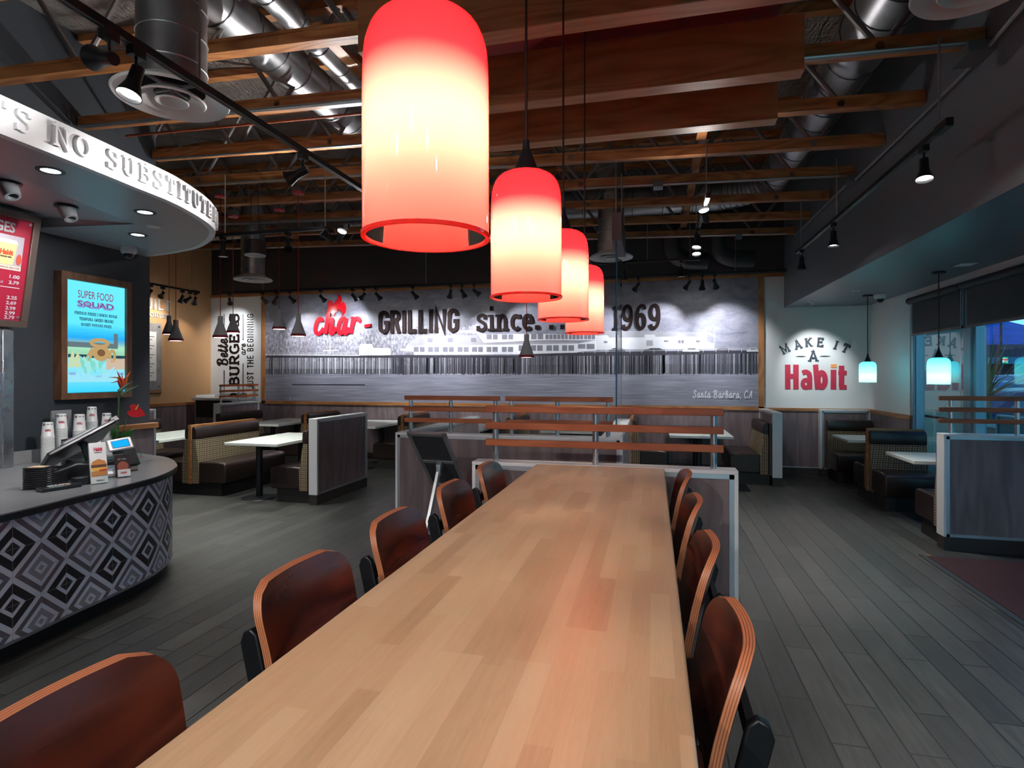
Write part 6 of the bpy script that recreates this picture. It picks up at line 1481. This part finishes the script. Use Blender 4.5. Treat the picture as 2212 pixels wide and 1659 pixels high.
# ------------------------------------------------------------------ outdoors beyond the windows
struct('ground', MB().box(3.45, 900, -200, 1200, -.25, -.15), plain('asphalt', (.035,.045,.06), .8, 0, .3))
struct('trim_10', MB().box(3.45, 6.2, -3, 16, -.15, -.02), plain('patio_concrete', (.16,.17,.18), .8))
mt = MB(); n = 60; rows = 6; rn = random.Random(11)
az = [-25+115*i/n for i in range(n+1)]
hgt = [(205+(25.5-a)*13 if a < 29 else 155-10*sin(a*.2))+5*sin(a*1.9)+4*rn.random() for a in [max(q, 12) for q in az]]
for j in range(rows+1):
    for i in range(n+1):
        a = math.radians(-25+115*i/n); R_ = 1500+190*j; h_ = hgt[i]*(j/rows)**.8*(1+.05*sin(i*.9+j*1.7)*(j < rows)) if j else -5
        mt.v.append((R_*sin(a), R_*cos(a), h_))
for j in range(rows):
    for i in range(n): mt.f.append((j*(n+1)+i, j*(n+1)+i+1, (j+1)*(n+1)+i+1, (j+1)*(n+1)+i)); mt.m.append(0)
mm_ = NT('mountain_haze_blue'); mm_.bsdf(mm_.ramp(mm_.n('TexNoise', Vector=mm_.coord('Object', (.004,.004,.01)), Scale=3.0, Detail=5.0).outputs[0], [(.3,(.0,.13,.55)),(.7,(.0,.24,.80))]), .9)  # blue dusk haze is put into the ridge's base colour
solo('mountain_ridge', mt, mm_.m, 'mountain ridge coloured haze blue in the distance outside the window', 'mountain', smooth=True, org=(700, 1600, 0))
r = thing('spiky_plant', (5.0, 10.4, -.02), 'spiky long-leaved yucca plant outside the window', 'plant')
rn = random.Random(5)
YL = plain('yucca_leaf', (.16,.27,.08), .5, 0, .3)
for k in range(46):
    a = rn.uniform(0, 2*pi); el = rn.uniform(.15, 1.35); L = rn.uniform(.8, 1.35); d = Vector((cos(a)*cos(el), sin(a)*cos(el), sin(el)))
    p = Vector((5.0, 10.4, 1.25)); q = MB(); sd = d.cross(Vector((0,0,1))).normalized()
    vs = []
    for i in range(7):
        t = i/6; c = p+d*L*t-Vector((0,0,1))*(.42*t*t*cos(el)); w = .022*(1-t)**.6+.001
        vs += [c-sd*w, c+Vector((0,0,.006)), c+sd*w]
    q.add(vs, [(3*i+j, 3*i+j+1, 3*i+j+4, 3*i+j+3) for i in range(6) for j in (0,1)])
    part('leaf', q, YL, r, smooth=True)
part('trunk', MB().tube([(5.0,10.4,-.02),(5.0,10.4,.6),(5.0,10.4,1.3)], [.10,.09,.06], 10), STEM, r, smooth=True)
def car(loc, rz, col, lab, k=1.0, lights=True):
    r = thing('car', loc, lab, 'car', None, rz=rz, absl=False)
    body = [(-2.2,.35),(2.2,.35),(2.25,.55),(2.15,.78),(1.2,.92),(.55,1.38),(-1.1,1.45),(-1.9,1.0),(-2.25,.92)]
    part('body', MB().extr([(x*k, z*k) for x, z in body], -.85*k, .85*k), plain('car_paint_'+lab[:5], col, .25, .3), r, bevel=.09, segs=3)
    part('side_window', MB().extr([(x*k, z*k) for x, z in [(-1.55,.97),(.95,.95),(.5,1.30),(-1.05,1.36)]], -.86*k, .86*k), plain('car_glass_'+lab[:5], (.06,.30,.42), .1), r)
    for x in (-1.4, 1.4):
        for y in (-.8, .8): part('wheel', MB().tube([(x*k,y*k-.1,.32*k),(x*k,y*k+.1,.32*k)], .32*k, 20), RUBBER, r, smooth=True)
    for y in (-.6, .6):
        part('headlight', MB().lathe([(.001,0),(.10*k,0),(.10*k,.03),(.001,.03)], (2.20*k,y*k,.68*k), 12, R=Matrix.Rotation(pi/2,3,'Y')), emis('headlight_'+lab[:4]+str(y), (1,.95,.8), 2.5 if lights else .3), r)
car((7.9, 15.6, -.15), math.radians(200), (.02,.05,.10), 'dark parked car just outside the window behind the railing', 1.0, False)
car((17.6, 36, -.15), math.radians(215), (.02,.35,.55), 'small blue car with its headlights on across the car park')
car((21.5, 42.5, -.15), math.radians(200), (.30,.40,.48), 'pale van shaped car far across the car park', 1.25)
r = thing('shop_building', (44, 76, -.15), 'low lit shop across the road with a green and red square sign', 'building')
part('wall', MB().box(34,60,74,86,-.15,5.0), plain('shop_wall', (.03,.06,.09), .8), r)
part('canopy', MB().box(34.0,60,70,74,2.8,3.5), plain('shop_canopy', (.03,.25,.42), .6), r)
part('sign_board', MB().box(34.85,35.55,69.85,69.98,2.85,3.5), emis('sign_green', (.03,.62,.36), 1.2), r)
part('sign_panel', MB().box(34.98,35.42,69.75,69.84,2.97,3.38), emis('sign_white', (.85,.85,.8), 1.1), r)
part('sign_stripe', MB().box(34.98,35.42,69.70,69.74,3.17,3.30), emis('sign_red', (.8,.08,.05), 1.1), r)
r = thing('street_lamp', (24, 48, -.15), 'tall thin street lamp pole outside', 'street lamp')
part('pole', MB().tube([(24,48,-.15),(24,48,8.6),(22.6,47.6,9.2),(20.6,47.2,9.4)], .08, 8), BLACKM, r)
part('lamp_head', MB().box(20.0,20.7,47.05,47.35,9.3,9.46), BLACKM, r)
for k, (x, y, s_) in enumerate(((10.6,22.6,.36),(11.9,23.0,.38),(13.2,23.4,.36),(14.5,23.9,.38),(9.3,22.3,.38),(15.8,24.3,.38))):
    q = MB(); rn = random.Random(k)
    for i in range(8):
        q.lathe([(s_*.7*sin(pi*t/8)+.001, -s_*.5*cos(pi*t/8)) for t in range(9)], (x+rn.uniform(-.2,.2), y+rn.uniform(-.2,.2), .25+rn.uniform(0,.2)), 10)
    bushlab = ['nearest of the row of low round bushes at the car park edge','second low round bush in the row outside','third low round bush in the row outside','fourth low round bush in the row outside','low round bush at the left end of the row outside','low round bush at the right end of the row outside'][k]
    solo('bush', q, plain('bush_green', (.02,.07,.06), .8, 0, .4) if k == 0 else bpy.data.materials['bush_green'], bushlab, 'bush', 'bushes outside', smooth=True)
struct('wall_outside', MB().box(4.30, 4.38, 9.42, 11.2, -.15, 2.9), plain('dark_outer_wall', (.018,.035,.04), .5))
# patio: red panels, pale table
r = thing('patio_fence', (4.35, 9.5, -.02), 'low dark red patio fence with pale rail outside the window', 'fence')
part('panel', MB().box(4.33,4.37,6.9,12.5,.15,.92), plain('patio_red', (.30,.018,.05), .5), r)
part('rail', MB().box(4.30,4.40,6.9,12.5,.92,.96).box(4.31,4.39,6.9,12.5,.66,.685), plain('patio_rail', (.55,.75,.80), .4), r)
part('posts', MB().box(4.31,4.39,6.9,6.98,-.02,.95).box(4.31,4.39,12.42,12.5,-.02,.95), BLACKM, r)
r = thing('patio_table', (4.12, 7.6, -.02), 'square pale green patio panel outside at the right edge', 'table')
part('panel', MB().box(4.10,4.14,6.9,8.27,.55,1.10), plain('patio_pale_green', (.16,.33,.34), .4), r)
part('frame', MB().box(4.09,4.15,6.9,8.29,1.10,1.12).box(4.09,4.15,8.27,8.29,.55,1.10), plain('patio_frame', (.6,.8,.8), .4), r)
part('leg', MB().box(4.10,4.14,6.94,6.98,-.02,.55), BLACKM, r)
